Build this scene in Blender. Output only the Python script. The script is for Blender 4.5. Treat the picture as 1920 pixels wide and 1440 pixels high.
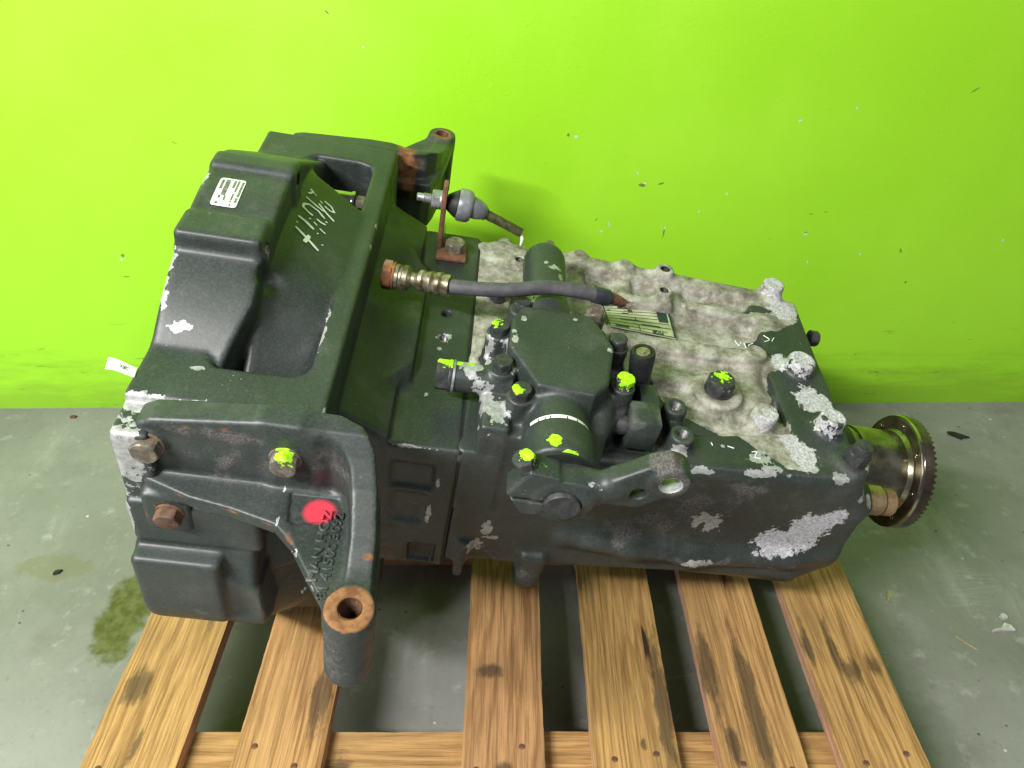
import bpy, bmesh, math, random
import numpy as np
from mathutils import Matrix, Vector, noise as mnoise
from mathutils.bvhtree import BVHTree

random.seed(7); np.random.seed(7)
for o in list(bpy.data.objects): bpy.data.objects.remove(o)
scene = bpy.context.scene
col = scene.collection
R = math.radians

# ------------------------------------------------------------------ camera
cam_d = bpy.data.cameras.new('camera'); cam = bpy.data.objects.new('camera', cam_d); col.objects.link(cam)
cam_d.sensor_fit = 'HORIZONTAL'; cam_d.sensor_width = 36.0; cam_d.lens = 1442.0/1920.0*36.0
cam_d.clip_start = 0.02; cam_d.clip_end = 60
cam.location = (0, 0, 1.033); cam.rotation_euler = (R(90-35.5), 0, 0)
scene.camera = cam

# ------------------------------------------------------------------ world, lamps, exposure
w = bpy.data.worlds.new('World'); scene.world = w; w.use_nodes = True
bg = w.node_tree.nodes['Background']; bg.inputs[0].default_value = (0.93, 0.95, 1.0, 1); bg.inputs[1].default_value = 0.12

def area(name, loc, target, sx, sy, power, color=(1, 0.98, 0.95)):
    d = bpy.data.lights.new(name, 'AREA'); d.shape = 'RECTANGLE'; d.size = sx; d.size_y = sy
    d.energy = power; d.color = color
    o = bpy.data.objects.new(name, d); col.objects.link(o)
    o.location = loc
    o.rotation_euler = (Vector(target)-Vector(loc)).to_track_quat('-Z', 'Y').to_euler()
    return o
area('tube_lamp_front', (-1.0, -0.50, 2.0), (-0.50, 0.9, 0.3), 0.9, 0.07, 84)
area('tube_lamp_right', (1.25, -0.7, 2.55), (0.6, 0.9, 0.1), 0.6, 0.07, 15)
area('tube_lamp_left', (-1.75, 0.15, 2.2), (-0.95, 1.2, 0.6), 0.4, 1.0, 16)
area('workshop_doorway', (-2.0, -1.3, 1.55), (-0.2, 1.1, 0.5), 0.9, 1.3, 18, (0.95, 0.97, 1.0))

scene.view_settings.view_transform = 'Standard'; scene.view_settings.look = 'None'
scene.view_settings.gamma = 1.0; scene.view_settings.use_curve_mapping = False
scene.view_settings.exposure = 0.0
scene.render.engine = 'CYCLES'
cy = scene.cycles; cy.max_bounces = 5; cy.diffuse_bounces = 3; cy.glossy_bounces = 2; cy.transmission_bounces = 0; cy.volume_bounces = 0
cy.use_adaptive_sampling = True; cy.adaptive_threshold = 0.04; cy.use_denoising = True

# ------------------------------------------------------------------ node helpers
class NT:
    def __init__(s, name):
        s.m = bpy.data.materials.new(name); s.m.use_nodes = True
        s.t = s.m.node_tree; s.n = s.t.nodes; s.l = s.t.links
        s.b = s.n['Principled BSDF']; s.out = s.n['Material Output']
        s.tc = s.n.new('ShaderNodeTexCoord')
        s.obj = s.tc.outputs['Object']
    def put(s, sock, v):
        if v is None: return
        if isinstance(v, (int, float)): sock.default_value = v
        elif isinstance(v, tuple): sock.default_value = v if len(v) != 3 or sock.type == 'VECTOR' else (*v, 1)
        else: s.l.new(v, sock)
    def noise(s, scale, detail=4, rough=.55, vec=None, dist=0.0):
        n = s.n.new('ShaderNodeTexNoise'); s.put(n.inputs['Scale'], scale); n.inputs['Detail'].default_value = detail
        n.inputs['Roughness'].default_value = rough; n.inputs['Distortion'].default_value = dist
        s.l.new(vec or s.obj, n.inputs['Vector']); return n.outputs['Fac']
    def voro(s, scale, vec=None, feature='F1', out='Distance'):
        n = s.n.new('ShaderNodeTexVoronoi'); n.feature = feature; n.inputs['Scale'].default_value = scale
        s.l.new(vec or s.obj, n.inputs['Vector']); return n.outputs[out]
    def math(s, op, a, b=None, c=None, clamp=False):
        n = s.n.new('ShaderNodeMath'); n.operation = op; n.use_clamp = clamp
        s.put(n.inputs[0], a); s.put(n.inputs[1], b)
        if c is not None: s.put(n.inputs[2], c)
        return n.outputs[0]
    def vmath(s, op, a, b=None):
        n = s.n.new('ShaderNodeVectorMath'); n.operation = op
        s.put(n.inputs[0], a); s.put(n.inputs[1], b)
        return n.outputs['Value'] if op in ('LENGTH', 'DISTANCE', 'DOT_PRODUCT') else n.outputs['Vector']
    def step(s, v, lo, hi, a=0.0, b=1.0):
        n = s.n.new('ShaderNodeMapRange'); n.interpolation_type = 'SMOOTHSTEP'
        s.put(n.inputs['Value'], v); n.inputs['From Min'].default_value = lo; n.inputs['From Max'].default_value = hi
        n.inputs['To Min'].default_value = a; n.inputs['To Max'].default_value = b
        return n.outputs['Result']
    def ramp(s, v, stops):
        n = s.n.new('ShaderNodeValToRGB'); e = n.color_ramp.elements
        while len(e) < len(stops): e.new(.5)
        for i, (p, c) in enumerate(stops):
            e[i].position = p; e[i].color = (*c, 1)
        s.put(n.inputs[0], v); return n.outputs[0]
    def mix(s, f, a, b):
        n = s.n.new('ShaderNodeMix'); n.data_type = 'RGBA'
        s.put(n.inputs['Factor'], f); s.put(n.inputs['A'], a); s.put(n.inputs['B'], b)
        return n.outputs['Result']
    def fmix(s, f, a, b):
        n = s.n.new('ShaderNodeMix'); n.data_type = 'FLOAT'
        s.put(n.inputs[0], f); s.put(n.inputs[2], a); s.put(n.inputs[3], b); return n.outputs[0]
    def attr(s, name):
        n = s.n.new('ShaderNodeAttribute'); n.attribute_name = name; return n.outputs['Fac']
    def mapping(s, scale=(1, 1, 1), loc=(0, 0, 0), rot=(0, 0, 0), vec=None):
        n = s.n.new('ShaderNodeMapping'); n.inputs['Scale'].default_value = scale
        n.inputs['Location'].default_value = loc; n.inputs['Rotation'].default_value = rot
        s.l.new(vec or s.obj, n.inputs['Vector']); return n.outputs[0]
    def sep(s, v):
        n = s.n.new('ShaderNodeSeparateXYZ'); s.l.new(v, n.inputs[0]); return n.outputs
    def bump(s, h, strength=.3, dist=.001, normal=None):
        n = s.n.new('ShaderNodeBump'); n.inputs['Strength'].default_value = strength; n.inputs['Distance'].default_value = dist
        s.l.new(h, n.inputs['Height'])
        if normal: s.l.new(normal, n.inputs['Normal'])
        return n.outputs[0]
    def fin(s, color=None, rough=None, metal=None, normal=None, spec=None, coat=None):
        s.put(s.b.inputs['Base Color'], color); s.put(s.b.inputs['Roughness'], rough)
        s.put(s.b.inputs['Metallic'], metal)
        if normal is not None: s.l.new(normal, s.b.inputs['Normal'])
        s.put(s.b.inputs['Specular IOR Level'], spec)
        if coat is not None: s.b.inputs['Coat Weight'].default_value = coat
        return s.m

def mat_casting():
    """dark anthracite gearbox paint, with chips to aluminium, rust, dirt, spray marks where the mesh says so"""
    t = NT('gearbox_paint')
    n1 = t.noise(9, 5); n2 = t.noise(70, 5, .65); n3 = t.noise(420, 3); n4 = t.noise(28, 4, .6)
    base = t.mix(t.step(n1, .3, .7), (0.018, 0.026, 0.022), (0.031, 0.040, 0.037))
    base = t.mix(t.step(n2, .58, .75, 0, .35), base, (0.085, 0.085, 0.080))
    base = t.mix(t.step(t.noise(17, 4, .7), .50, .74, 0, .38), base, (.095, .098, .088))
    # fine scratches / dust specks
    speck = t.step(t.voro(190), .10, .06)
    speck = t.math('MULTIPLY', speck, t.step(t.noise(22, 3), .60, .68))
    base = t.mix(speck, base, (.42, .43, .40))
    rough = t.fmix(n4, .32, .60)
    # rubbed edges and a fine grainy film over the paint
    geo = t.n.new('ShaderNodeNewGeometry')
    eg = t.math('MULTIPLY', t.step(geo.outputs['Pointiness'], .53, .60), t.step(n4, .46, .62))
    base = t.mix(t.math('MULTIPLY', eg, .55), base, (.20, .205, .19))
    base = t.mix(t.step(n3, .45, .75, 0, .30), base, (.085, .088, .082))
    base = t.mix(t.step(n3, .50, .22, 0, .40), base, (.010, .012, .011))
    # dirt crust
    dirt = t.math('ADD', t.attr('dirt'), t.math('MULTIPLY', t.math('SUBTRACT', n4, .5), 1.6))
    dm = t.step(dirt, .45, .75)
    dcol = t.mix(t.step(n3, .35, .65), (.062, .057, .054), (.145, .132, .124))
    base = t.mix(t.math('MULTIPLY', dm, .85), base, dcol); rough = t.fmix(dm, rough, .92)
    # corroded bare aluminium
    bare = t.math('ADD', t.attr('bare'), t.math('MULTIPLY', t.math('SUBTRACT', n2, .5), .55))
    bm = t.step(bare, .49, .53)
    acol = t.ramp(t.noise(45, 5, .72), [(.30, (.070, .066, .047)), (.46, (.215, .208, .160)), (.68, (.47, .465, .41))])
    acol = t.mix(t.step(t.noise(13, 5, .65), .46, .70, 0, .5), acol, (.095, .086, .055))
    acol = t.mix(t.step(n3, .60, .78, 0, .6), acol, (.07, .06, .045))
    base = t.mix(bm, base, acol); rough = t.fmix(bm, rough, .78)
    # flaked paint showing bright primer / metal
    wear = t.math('ADD', t.attr('wear'), t.math('MULTIPLY', t.math('SUBTRACT', t.noise(120, 4, .6), .5), 1.25))
    wm = t.step(wear, .50, .53)
    wcol = t.mix(t.step(t.noise(160, 5, .7), .35, .65), (.27, .28, .27), (.45, .46, .45))
    base = t.mix(wm, base, wcol); rough = t.fmix(wm, rough, .55)
    # crumbly white corrosion
    cor = t.math('ADD', t.attr('corrosion'), t.math('MULTIPLY', t.math('SUBTRACT', t.noise(95, 5, .7), .5), 1.05))
    cm = t.step(cor, .49, .54)
    ccol = t.mix(t.step(t.noise(330, 4, .75), .36, .64), (.27, .27, .285), (.56, .56, .58))
    base = t.mix(cm, base, ccol); rough = t.fmix(cm, rough, .8)
    # rust
    ru = t.math('ADD', t.attr('rust'), t.math('MULTIPLY', t.math('SUBTRACT', n4, .5), 1.1))
    rm = t.step(ru, .45, .70)
    rcol = t.mix(t.step(n2, .35, .65), (.12, .048, .018), (.27, .130, .048))
    base = t.mix(rm, base, rcol); rough = t.fmix(rm, rough, .85)
    # red spray dot, neon check marks
    base = t.mix(t.step(t.attr('red'), .35, .65), base, t.mix(n4, (.44, .03, .05), (.60, .045, .075)))
    nm = t.step(t.math('ADD', t.attr('neon'), t.math('MULTIPLY', t.math('SUBTRACT', t.noise(130, 4), .5), 1.0)), .48, .54)
    base = t.mix(nm, base, t.mix(t.step(t.noise(210, 3), .35, .65), (.26, .62, .008), (.45, .92, .02))); rough = t.fmix(nm, rough, .45)
    rg = t.math('ADD', bm, t.math('ADD', cm, dm), clamp=True)
    h = t.math('ADD', t.math('MULTIPLY', t.noise(330, 2), .10),
               t.math('MULTIPLY', t.noise(150, 4, .8), t.math('MULTIPLY', rg, 1.4)))
    h = t.math('SUBTRACT', h, t.math('MULTIPLY', wm, .5))
    nrm = t.bump(h, .35, .0016)
    return t.fin(base, rough, t.math('MULTIPLY', wm, .35), nrm, .5)

def mat_simple(name, c, rough=.5, metal=0., var=.25, scale=60, bump=.1, c2=None):
    t = NT(name)
    n = t.noise(scale, 6, .65)
    c2 = c2 or tuple(x*(1-var*1.6) for x in c)
    colr = t.mix(t.step(n, .35, .68), c2, c)
    return t.fin(colr, t.fmix(t.noise(scale*.6, 4), rough*.8, min(1, rough*1.25)), metal, t.bump(t.noise(scale*5, 4), bump, .0006))

def mat_rusty(name, c1=(.30, .125, .045), c2=(.10, .042, .02), steel=(.24, .21, .17)):
    t = NT(name)
    n = t.noise(55, 8, .7)
    c = t.mix(t.step(n, .32, .66), c2, c1)
    c = t.mix(t.step(t.noise(24, 5), .55, .7, 0, .7), c, steel)
    return t.fin(c, .75, .15, t.bump(t.noise(300, 5, .7), .4, .0008))

def mat_bolt(name, c1, c2, metal=.2, rough=.5):
    """screw head: dark paint rubbed to metal, rust, and a brushed neon check mark"""
    t = NT(name)
    c = t.mix(t.step(t.noise(110, 6, .7), .40, .64), c1, c2)
    ru = t.step(t.math('ADD', t.attr('rust'), t.math('MULTIPLY', t.math('SUBTRACT', t.noise(120, 5), .5), 1.3)), .45, .7)
    c = t.mix(ru, c, (.24, .115, .045))
    we = t.step(t.math('ADD', t.attr('wear'), t.math('MULTIPLY', t.math('SUBTRACT', t.noise(140, 5), .5), 1.2)), .5, .55)
    c = t.mix(we, c, (.50, .49, .47))
    nm = t.step(t.math('ADD', t.attr('neon'), t.math('MULTIPLY', t.math('SUBTRACT', t.noise(150, 4, .6), .5), 1.3)), .48, .53)
    c = t.mix(nm, c, t.mix(t.step(t.noise(230, 3), .35, .65), (.26, .62, .008), (.45, .92, .02)))
    r = t.fmix(nm, rough, .5)
    return t.fin(c, r, t.math('MULTIPLY', t.math('SUBTRACT', 1.0, nm), metal), t.bump(t.noise(420, 4), .25, .0006))

M = {}
M['paint'] = mat_casting()
M['bolt'] = mat_bolt('painted_bolt', (.028, .031, .032), (.060, .062, .060))
M['bolt_bare'] = mat_bolt('weathered_bolt', (.13, .11, .085), (.28, .25, .20), .45, .55)
M['zinc'] = mat_simple('zinc_plated_steel', (.50, .51, .52), .42, .75, .3, 90)
M['zincy'] = mat_simple('yellowed_zinc_steel', (.40, .37, .28), .42, .75, .45, 85, .25, (.12, .09, .05))
M['rust'] = mat_rusty('rusty_steel')
M['rustb'] = mat_rusty('brown_rust', (.22, .10, .05), (.06, .035, .022), (.14, .12, .10))
M['rubber'] = mat_simple('hose_rubber', (.085, .085, .094), .62, 0, .25, 70, .3)
M['rubber_dark'] = mat_simple('black_rubber', (.018, .019, .020), .5, 0, .3, 60)
M['sleeve'] = mat_simple('blue_black_sleeve', (.030, .038, .048), .38, 0, .2, 60)
M['copper'] = mat_simple('frayed_braid', (.26, .12, .075), .7, .1, .5, 350, .8, (.09, .045, .03))
M['brass'] = mat_simple('brass_sensor', (.42, .32, .17), .36, .7, .25, 70, .1, (.30, .20, .12))
M['steel_oil'] = mat_simple('oily_machined_steel', (.40, .385, .30), .22, .92, .5, 26, .05, (.15, .13, .075))
M['steel_dark'] = mat_simple('dark_flange_steel', (.17, .145, .105), .33, .8, .4, 30, .1, (.075, .058, .038))
M['steel_bright'] = mat_simple('bright_machined_steel', (.55, .52, .45), .14, 1.0, .2, 40, .03)
M['hole'] = mat_simple('dark_bore', (.012, .012, .011), .7, 0, .2)
M['thread'] = mat_simple('threaded_bore', (.22, .22, .21), .4, .7, .4, 300)
M['white_paint'] = mat_simple('white_paint_pen', (.80, .83, .78), .5, 0, .08, 200)
M['paper'] = mat_simple('white_paper', (.80, .80, .78), .6, 0, .05, 60)
M['sticker'] = mat_simple('printed_sticker', (.74, .80, .70), .35, 0, .08, 60)
M['ink'] = mat_simple('grey_ink', (.20, .23, .18), .5, 0, .45, 420)
M['ink_dark'] = mat_simple('black_ink', (.02, .02, .02), .5, 0, .1)
M['plate'] = mat_simple('nameplate_aluminium', (.54, .57, .36), .30, .10, .2, 55)
M['plate_ink'] = mat_simple('nameplate_print', (.022, .050, .058), .4, .1, .3, 200)
M['orange'] = mat_simple('orange_plastic_cap', (.75, .12, .03), .4, 0, .1)
M['olive'] = mat_simple('olive_rod_paint', (.075, .080, .030), .5, .1, .4, 120)
M['greyplastic'] = mat_simple('grey_ball_socket', (.25, .27, .28), .4, .2, .3, 60)

# ------------------------------------------------------------------ object helpers
def link(name, me, mat=None, parent=None):
    o = bpy.data.objects.new(name, me); col.objects.link(o)
    if mat is not None and not me.materials: me.materials.append(mat)
    if parent is not None: o.parent = parent
    return o
def tag(o, label=None, cat=None, group=None, kind=None):
    if label: o['label'] = label
    if cat: o['category'] = cat
    if group: o['group'] = group
    if kind: o['kind'] = kind
    return o
def mesh_np(name, V, F, smooth=True):
    me = bpy.data.meshes.new(name)
    V = np.asarray(V, np.float32); F = np.asarray(F, np.int32)
    k = F.shape[1]
    me.vertices.add(len(V)); me.vertices.foreach_set('co', V.ravel())
    me.loops.add(F.size); me.loops.foreach_set('vertex_index', F.ravel())
    me.polygons.add(len(F)); me.polygons.foreach_set('loop_start', np.arange(0, F.size, k, dtype=np.int32))
    me.update(calc_edges=True); me.validate()
    me.polygons.foreach_set('use_smooth', np.full(len(me.polygons), smooth)); me.update()
    return me
def set_attr(me, **kw):
    for k, v in kw.items():
        a = me.attributes.get(k) or me.attributes.new(k, 'FLOAT', 'POINT')
        a.data.foreach_set('value', np.ascontiguousarray(v, np.float32))
def verts_np(me):
    V = np.empty(len(me.vertices)*3, np.float32); me.vertices.foreach_get('co', V); return V.reshape(-1, 3)
def blobs(V, lst):
    """each (centre, radii): 1 in the middle, .5 at the rim"""
    out = np.zeros(len(V), np.float32)
    for c, r in lst:
        r = np.array(r if hasattr(r, '__len__') else (r, r, r), np.float32)
        d = np.sqrt((((V-np.array(c, np.float32))/r)**2).sum(1))
        out = np.maximum(out, np.clip(1-.5*d, 0, 1))
    return out
def sharp(me, ang=35):
    me.set_sharp_from_angle(angle=R(ang))

# ---- signed-distance modelling of cast parts (real closed meshes)
class Grid:
    def __init__(s, lo, hi, h):
        s.lo = np.array(lo, np.float32); s.h = h
        n = [int(math.ceil((b-a)/h))+1 for a, b in zip(lo, hi)]
        ax = [(lo[i]+np.arange(n[i])*h).astype(np.float32) for i in range(3)]
        s.X = ax[0][:, None, None]; s.Y = ax[1][None, :, None]; s.Z = ax[2][None, None, :]
        s.n = n
    def box(s, lo, hi, r=0.):
        q = []
        for P, a, b in zip((s.X, s.Y, s.Z), lo, hi):
            q.append(np.abs(P-(a+b)/2)-((b-a)/2-r))
        o = np.sqrt(np.maximum(q[0], 0)**2+np.maximum(q[1], 0)**2+np.maximum(q[2], 0)**2)
        return o+np.minimum(np.maximum(np.maximum(q[0], q[1]), q[2]), 0)-r
    def cyl(s, a, b, r, rnd=0., r2=None):
        a = np.array(a, np.float32); b = np.array(b, np.float32); L = float(np.linalg.norm(b-a)); d = (b-a)/L
        px, py, pz = s.X-a[0], s.Y-a[1], s.Z-a[2]
        t = px*d[0]+py*d[1]+pz*d[2]
        rad = np.sqrt(np.maximum((px*px+py*py+pz*pz)-t*t, 0))
        rr = r if r2 is None else r+(r2-r)*np.clip(t/L, 0, 1)
        u = rad-rr+rnd; v = np.abs(t-L/2)-L/2+rnd
        return np.sqrt(np.maximum(u, 0)**2+np.maximum(v, 0)**2)+np.minimum(np.maximum(u, v), 0)-rnd
    def cap(s, a, b, r, r2=None):
        a = np.array(a, np.float32); b = np.array(b, np.float32); d = b-a
        px, py, pz = s.X-a[0], s.Y-a[1], s.Z-a[2]
        t = np.clip((px*d[0]+py*d[1]+pz*d[2])/float(d@d), 0, 1)
        rr = r if r2 is None else r+(r2-r)*t
        return np.sqrt((px-t*d[0])**2+(py-t*d[1])**2+(pz-t*d[2])**2)-rr
    def sph(s, c, r): return np.sqrt((s.X-c[0])**2+(s.Y-c[1])**2+(s.Z-c[2])**2)-r
    def poly(s, axis, pts, w0, w1, rnd=0.):
        """polygon in the plane across 'axis', extruded from w0 to w1"""
        U, V, W = {'x': (s.Y, s.Z, s.X), 'y': (s.X, s.Z, s.Y), 'z': (s.X, s.Y, s.Z)}[axis]
        d = poly2(U, V, pts)+rnd
        w = np.abs(W-(w0+w1)/2)-(w1-w0)/2+rnd
        return np.sqrt(np.maximum(d, 0)**2+np.maximum(w, 0)**2)+np.minimum(np.maximum(d, w), 0)-rnd
def poly2(U, V, pts):
    pts = np.array(pts, np.float32); n = len(pts)
    D = None; inside = None
    for i in range(n):
        a = pts[i]; b = pts[(i+1) % n]; e = b-a
        wx = U-a[0]; wy = V-a[1]
        t = np.clip((wx*e[0]+wy*e[1])/max(float(e@e), 1e-12), 0, 1)
        d = (wx-t*e[0])**2+(wy-t*e[1])**2
        D = d if D is None else np.minimum(D, d)
        if a[1] != b[1]:
            c = ((a[1] > V) != (b[1] > V)) & (U < (b[0]-a[0])*(V-a[1])/(b[1]-a[1])+a[0])
            inside = c if inside is None else inside ^ c
    D = np.sqrt(D)
    return np.where(inside, -D, D)
def U(a, b, k=0.):
    if not k: return np.minimum(a, b)
    h = np.clip(.5+.5*(b-a)/k, 0, 1); return b+(a-b)*h-k*h*(1-h)
def S(a, b, k=0.):
    if not k: return np.maximum(a, -b)
    h = np.clip(.5-.5*(-b-a)/k, 0, 1) if False else np.clip(.5-.5*(b+a)/k, 0, 1)
    return a+(-b-a)*h+k*h*(1-h)
def I(a, b, k=0.):
    return -U(-a, -b, k)
def nets(g, F, name):
    F = np.ascontiguousarray(np.broadcast_to(F, g.n)).astype(np.float32)
    F[0] = F[-1] = 1e-2; F[:, 0] = F[:, -1] = 1e-2; F[:, :, 0] = F[:, :, -1] = 1e-2
    s = F < 0
    c = np.zeros([m-1 for m in g.n], np.int8)
    for i in (0, 1):
        for j in (0, 1):
            for k in (0, 1):
                c += s[i:g.n[0]-1+i, j:g.n[1]-1+j, k:g.n[2]-1+k]
    idx = np.argwhere((c > 0) & (c < 8))
    cid = np.full(c.shape, -1, np.int32); cid[idx[:, 0], idx[:, 1], idx[:, 2]] = np.arange(len(idx))
    cor = [(i, j, k) for i in (0, 1) for j in (0, 1) for k in (0, 1)]
    val = {q: F[idx[:, 0]+q[0], idx[:, 1]+q[1], idx[:, 2]+q[2]] for q in cor}
    P = np.zeros((len(idx), 3), np.float32); cnt = np.zeros(len(idx), np.float32)
    for a in cor:
        for ax in range(3):
            if a[ax] == 0:
                b = list(a); b[ax] = 1; b = tuple(b)
                va, vb = val[a], val[b]; m = (va < 0) != (vb < 0)
                t = np.where(m, va/np.where(m, va-vb, 1), 0)
                p = np.tile(np.array(a, np.float32), (len(idx), 1)); p[:, ax] = t
                P += p*m[:, None]; cnt += m
    V = g.lo+g.h*(idx+P/np.maximum(cnt, 1)[:, None])
    faces = []
    for ax in range(3):
        n = list(g.n); lo = [slice(None)]*3; hi = [slice(None)]*3
        lo[ax] = slice(0, -1); hi[ax] = slice(1, None)
        s0, s1 = s[tuple(lo)], s[tuple(hi)]
        e = np.argwhere(s0 != s1)
        if not len(e): continue
        u, v = (ax+1) % 3, (ax+2) % 3
        ok = (e[:, u] > 0) & (e[:, v] > 0) & (e[:, u] < g.n[u]-1) & (e[:, v] < g.n[v]-1)
        e = e[ok]; fl = s0[e[:, 0], e[:, 1], e[:, 2]]
        def cc(du, dv):
            q = e.copy(); q[:, u] -= du; q[:, v] -= dv
            return cid[q[:, 0], q[:, 1], q[:, 2]]
        f = np.stack([cc(1, 1), cc(0, 1), cc(0, 0), cc(1, 0)], 1)
        f[~fl] = f[~fl][:, ::-1]
        faces.append(f)
    Fc = np.concatenate(faces); Fc = Fc[(Fc >= 0).all(1)]
    return mesh_np(name, V, Fc)

# ---- turned / hexagonal parts
def frame_from(axis):
    a = Vector(axis).normalized()
    t = Vector((0, 0, 1)) if abs(a.z) < .9 else Vector((1, 0, 0))
    u = a.cross(t).normalized(); v = a.cross(u)
    return a, u, v
def lathe(name, base, axis, prof, seg=40, hexrows=(), rot=0.):
    """prof: (radius, height) rows from the base up; rows listed in hexrows are hexagons of that apothem"""
    a, u, v = frame_from(axis); b = Vector(base)
    V = []; F = []
    for i, (r, h) in enumerate(prof):
        for k in range(seg):
            th = 2*math.pi*k/seg
            rr = r
            if i in hexrows:
                q = ((th+rot) % (math.pi/3))-math.pi/6
                rr = r/math.cos(q)
            p = b+a*h+(u*math.cos(th)+v*math.sin(th))*rr
            V.append(p)
    for i in range(len(prof)-1):
        for k in range(seg):
            k2 = (k+1) % seg
            F.append((i*seg+k, i*seg+k2, (i+1)*seg+k2, (i+1)*seg+k))
    me = mesh_np(name, V, F)
    bm = bmesh.new(); bm.from_mesh(me); bmesh.ops.recalc_face_normals(bm, faces=bm.faces)
    bmesh.ops.remove_doubles(bm, verts=bm.verts, dist=1e-6)
    bm.to_mesh(me); bm.free()
    for p in me.polygons: p.use_smooth = True
    sharp(me, 30)
    return me
def bolt_mesh(base, axis, s, hh, flange=None, rot=0., neon=None, rust=0., wear=0., dished=False):
    """hex head with chamfer, optional round collar; s = half across flats"""
    fr = flange or s*1.12; ft = s*.22
    prof = [(0, 0), (fr*.98, 0), (fr, ft*.4), (fr*.97, ft)]
    hx = []
    rows = [(s, ft), (s, ft+hh*.30), (s, ft+hh*.60), (s, ft+hh*.86)]
    for q in rows: hx.append(len(prof)); prof.append(q)
    top = ft+hh
    prof += [(s*.99, top*.985), (s*.86, top)]
    if dished: prof += [(s*.62, top), (s*.56, top-hh*.12), (s*.25, top-hh*.12), (0, top-hh*.12)]
    else: prof += [(s*.6, top), (s*.3, top), (0, top)]
    me = lathe('bolt', base, axis, prof, 36, hx, rot)
    V = verts_np(me)
    kw = dict(rust=np.full(len(V), rust), wear=np.full(len(V), wear))
    if neon is not None:
        d, r = neon
        c = np.array(Vector(base))+np.array(Vector(axis).normalized())*(ft+hh*.8)+np.array(d)*s
        kw['neon'] = blobs(V, [(c, r)])
    set_attr(me, **kw)
    return me
def tube(name, pts, rad, seg=16, caps=True, res=10):
    """smooth tube through points (Catmull-Rom); rad number or list"""
    P = [Vector(p) for p in pts]; n = len(P)
    rl = rad if hasattr(rad, '__len__') else [rad]*n
    C = []; RR = []
    for i in range(n-1):
        p0, p1, p2, p3 = P[max(i-1, 0)], P[i], P[i+1], P[min(i+2, n-1)]
        for j in range(res):
            t = j/res
            C.append(.5*((2*p1)+(p2-p0)*t+(2*p0-5*p1+4*p2-p3)*t*t+(3*p1-p0-3*p2+p3)*t**3)); RR.append(rl[i]+(rl[i+1]-rl[i])*t)
    C.append(P[-1]); RR.append(rl[-1])
    V = []; F = []
    ref = None
    for i, c in enumerate(C):
        d = (C[min(i+1, len(C)-1)]-C[max(i-1, 0)]).normalized()
        if ref is None: ref = d.orthogonal().normalized()
        ref = (ref-d*ref.dot(d)).normalized(); w_ = d.cross(ref)
        for k in range(seg):
            th = 2*math.pi*k/seg
            V.append(c+(ref*math.cos(th)+w_*math.sin(th))*RR[i])
    for i in range(len(C)-1):
        for k in range(seg):
            k2 = (k+1) % seg
            F.append((i*seg+k, i*seg+k2, (i+1)*seg+k2, (i+1)*seg+k))
    bm = bmesh.new()
    bv = [bm.verts.new(v) for v in V]
    for f in F: bm.faces.new([bv[i] for i in f])
    if caps:
        bm.faces.new([bv[k] for k in range(seg)][::-1]); bm.faces.new([bv[(len(C)-1)*seg+k] for k in range(seg)])
    bmesh.ops.recalc_face_normals(bm, faces=bm.faces)
    me = bpy.data.meshes.new(name); bm.to_mesh(me); bm.free()
    for p in me.polygons: p.use_smooth = True
    sharp(me, 40); return me
def box_mesh(name, lo, hi, bevel=.0015, seg=2):
    bm = bmesh.new(); bmesh.ops.create_cube(bm, size=1)
    for v in bm.verts:
        v.co = Vector([(lo[i]+hi[i])/2+v.co[i]*(hi[i]-lo[i]) for i in range(3)])
    if bevel: bmesh.ops.bevel(bm, geom=bm.edges[:], offset=bevel, segments=seg, affect='EDGES', profile=.5)
    me = bpy.data.meshes.new(name); bm.to_mesh(me); bm.free()
    for p in me.polygons: p.use_smooth = True
    sharp(me, 40); return me
def text_mesh(body, size, extrude):
    c = bpy.data.curves.new('text', 'FONT'); c.body = body; c.size = size; c.extrude = extrude
    c.bevel_depth = extrude*.5; c.bevel_resolution = 0; c.resolution_u = 3
    o = bpy.data.objects.new('text', c); col.objects.link(o)
    dg = bpy.context.evaluated_depsgraph_get()
    me = bpy.data.meshes.new_from_object(o.evaluated_get(dg))
    bpy.data.objects.remove(o); return me
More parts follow.
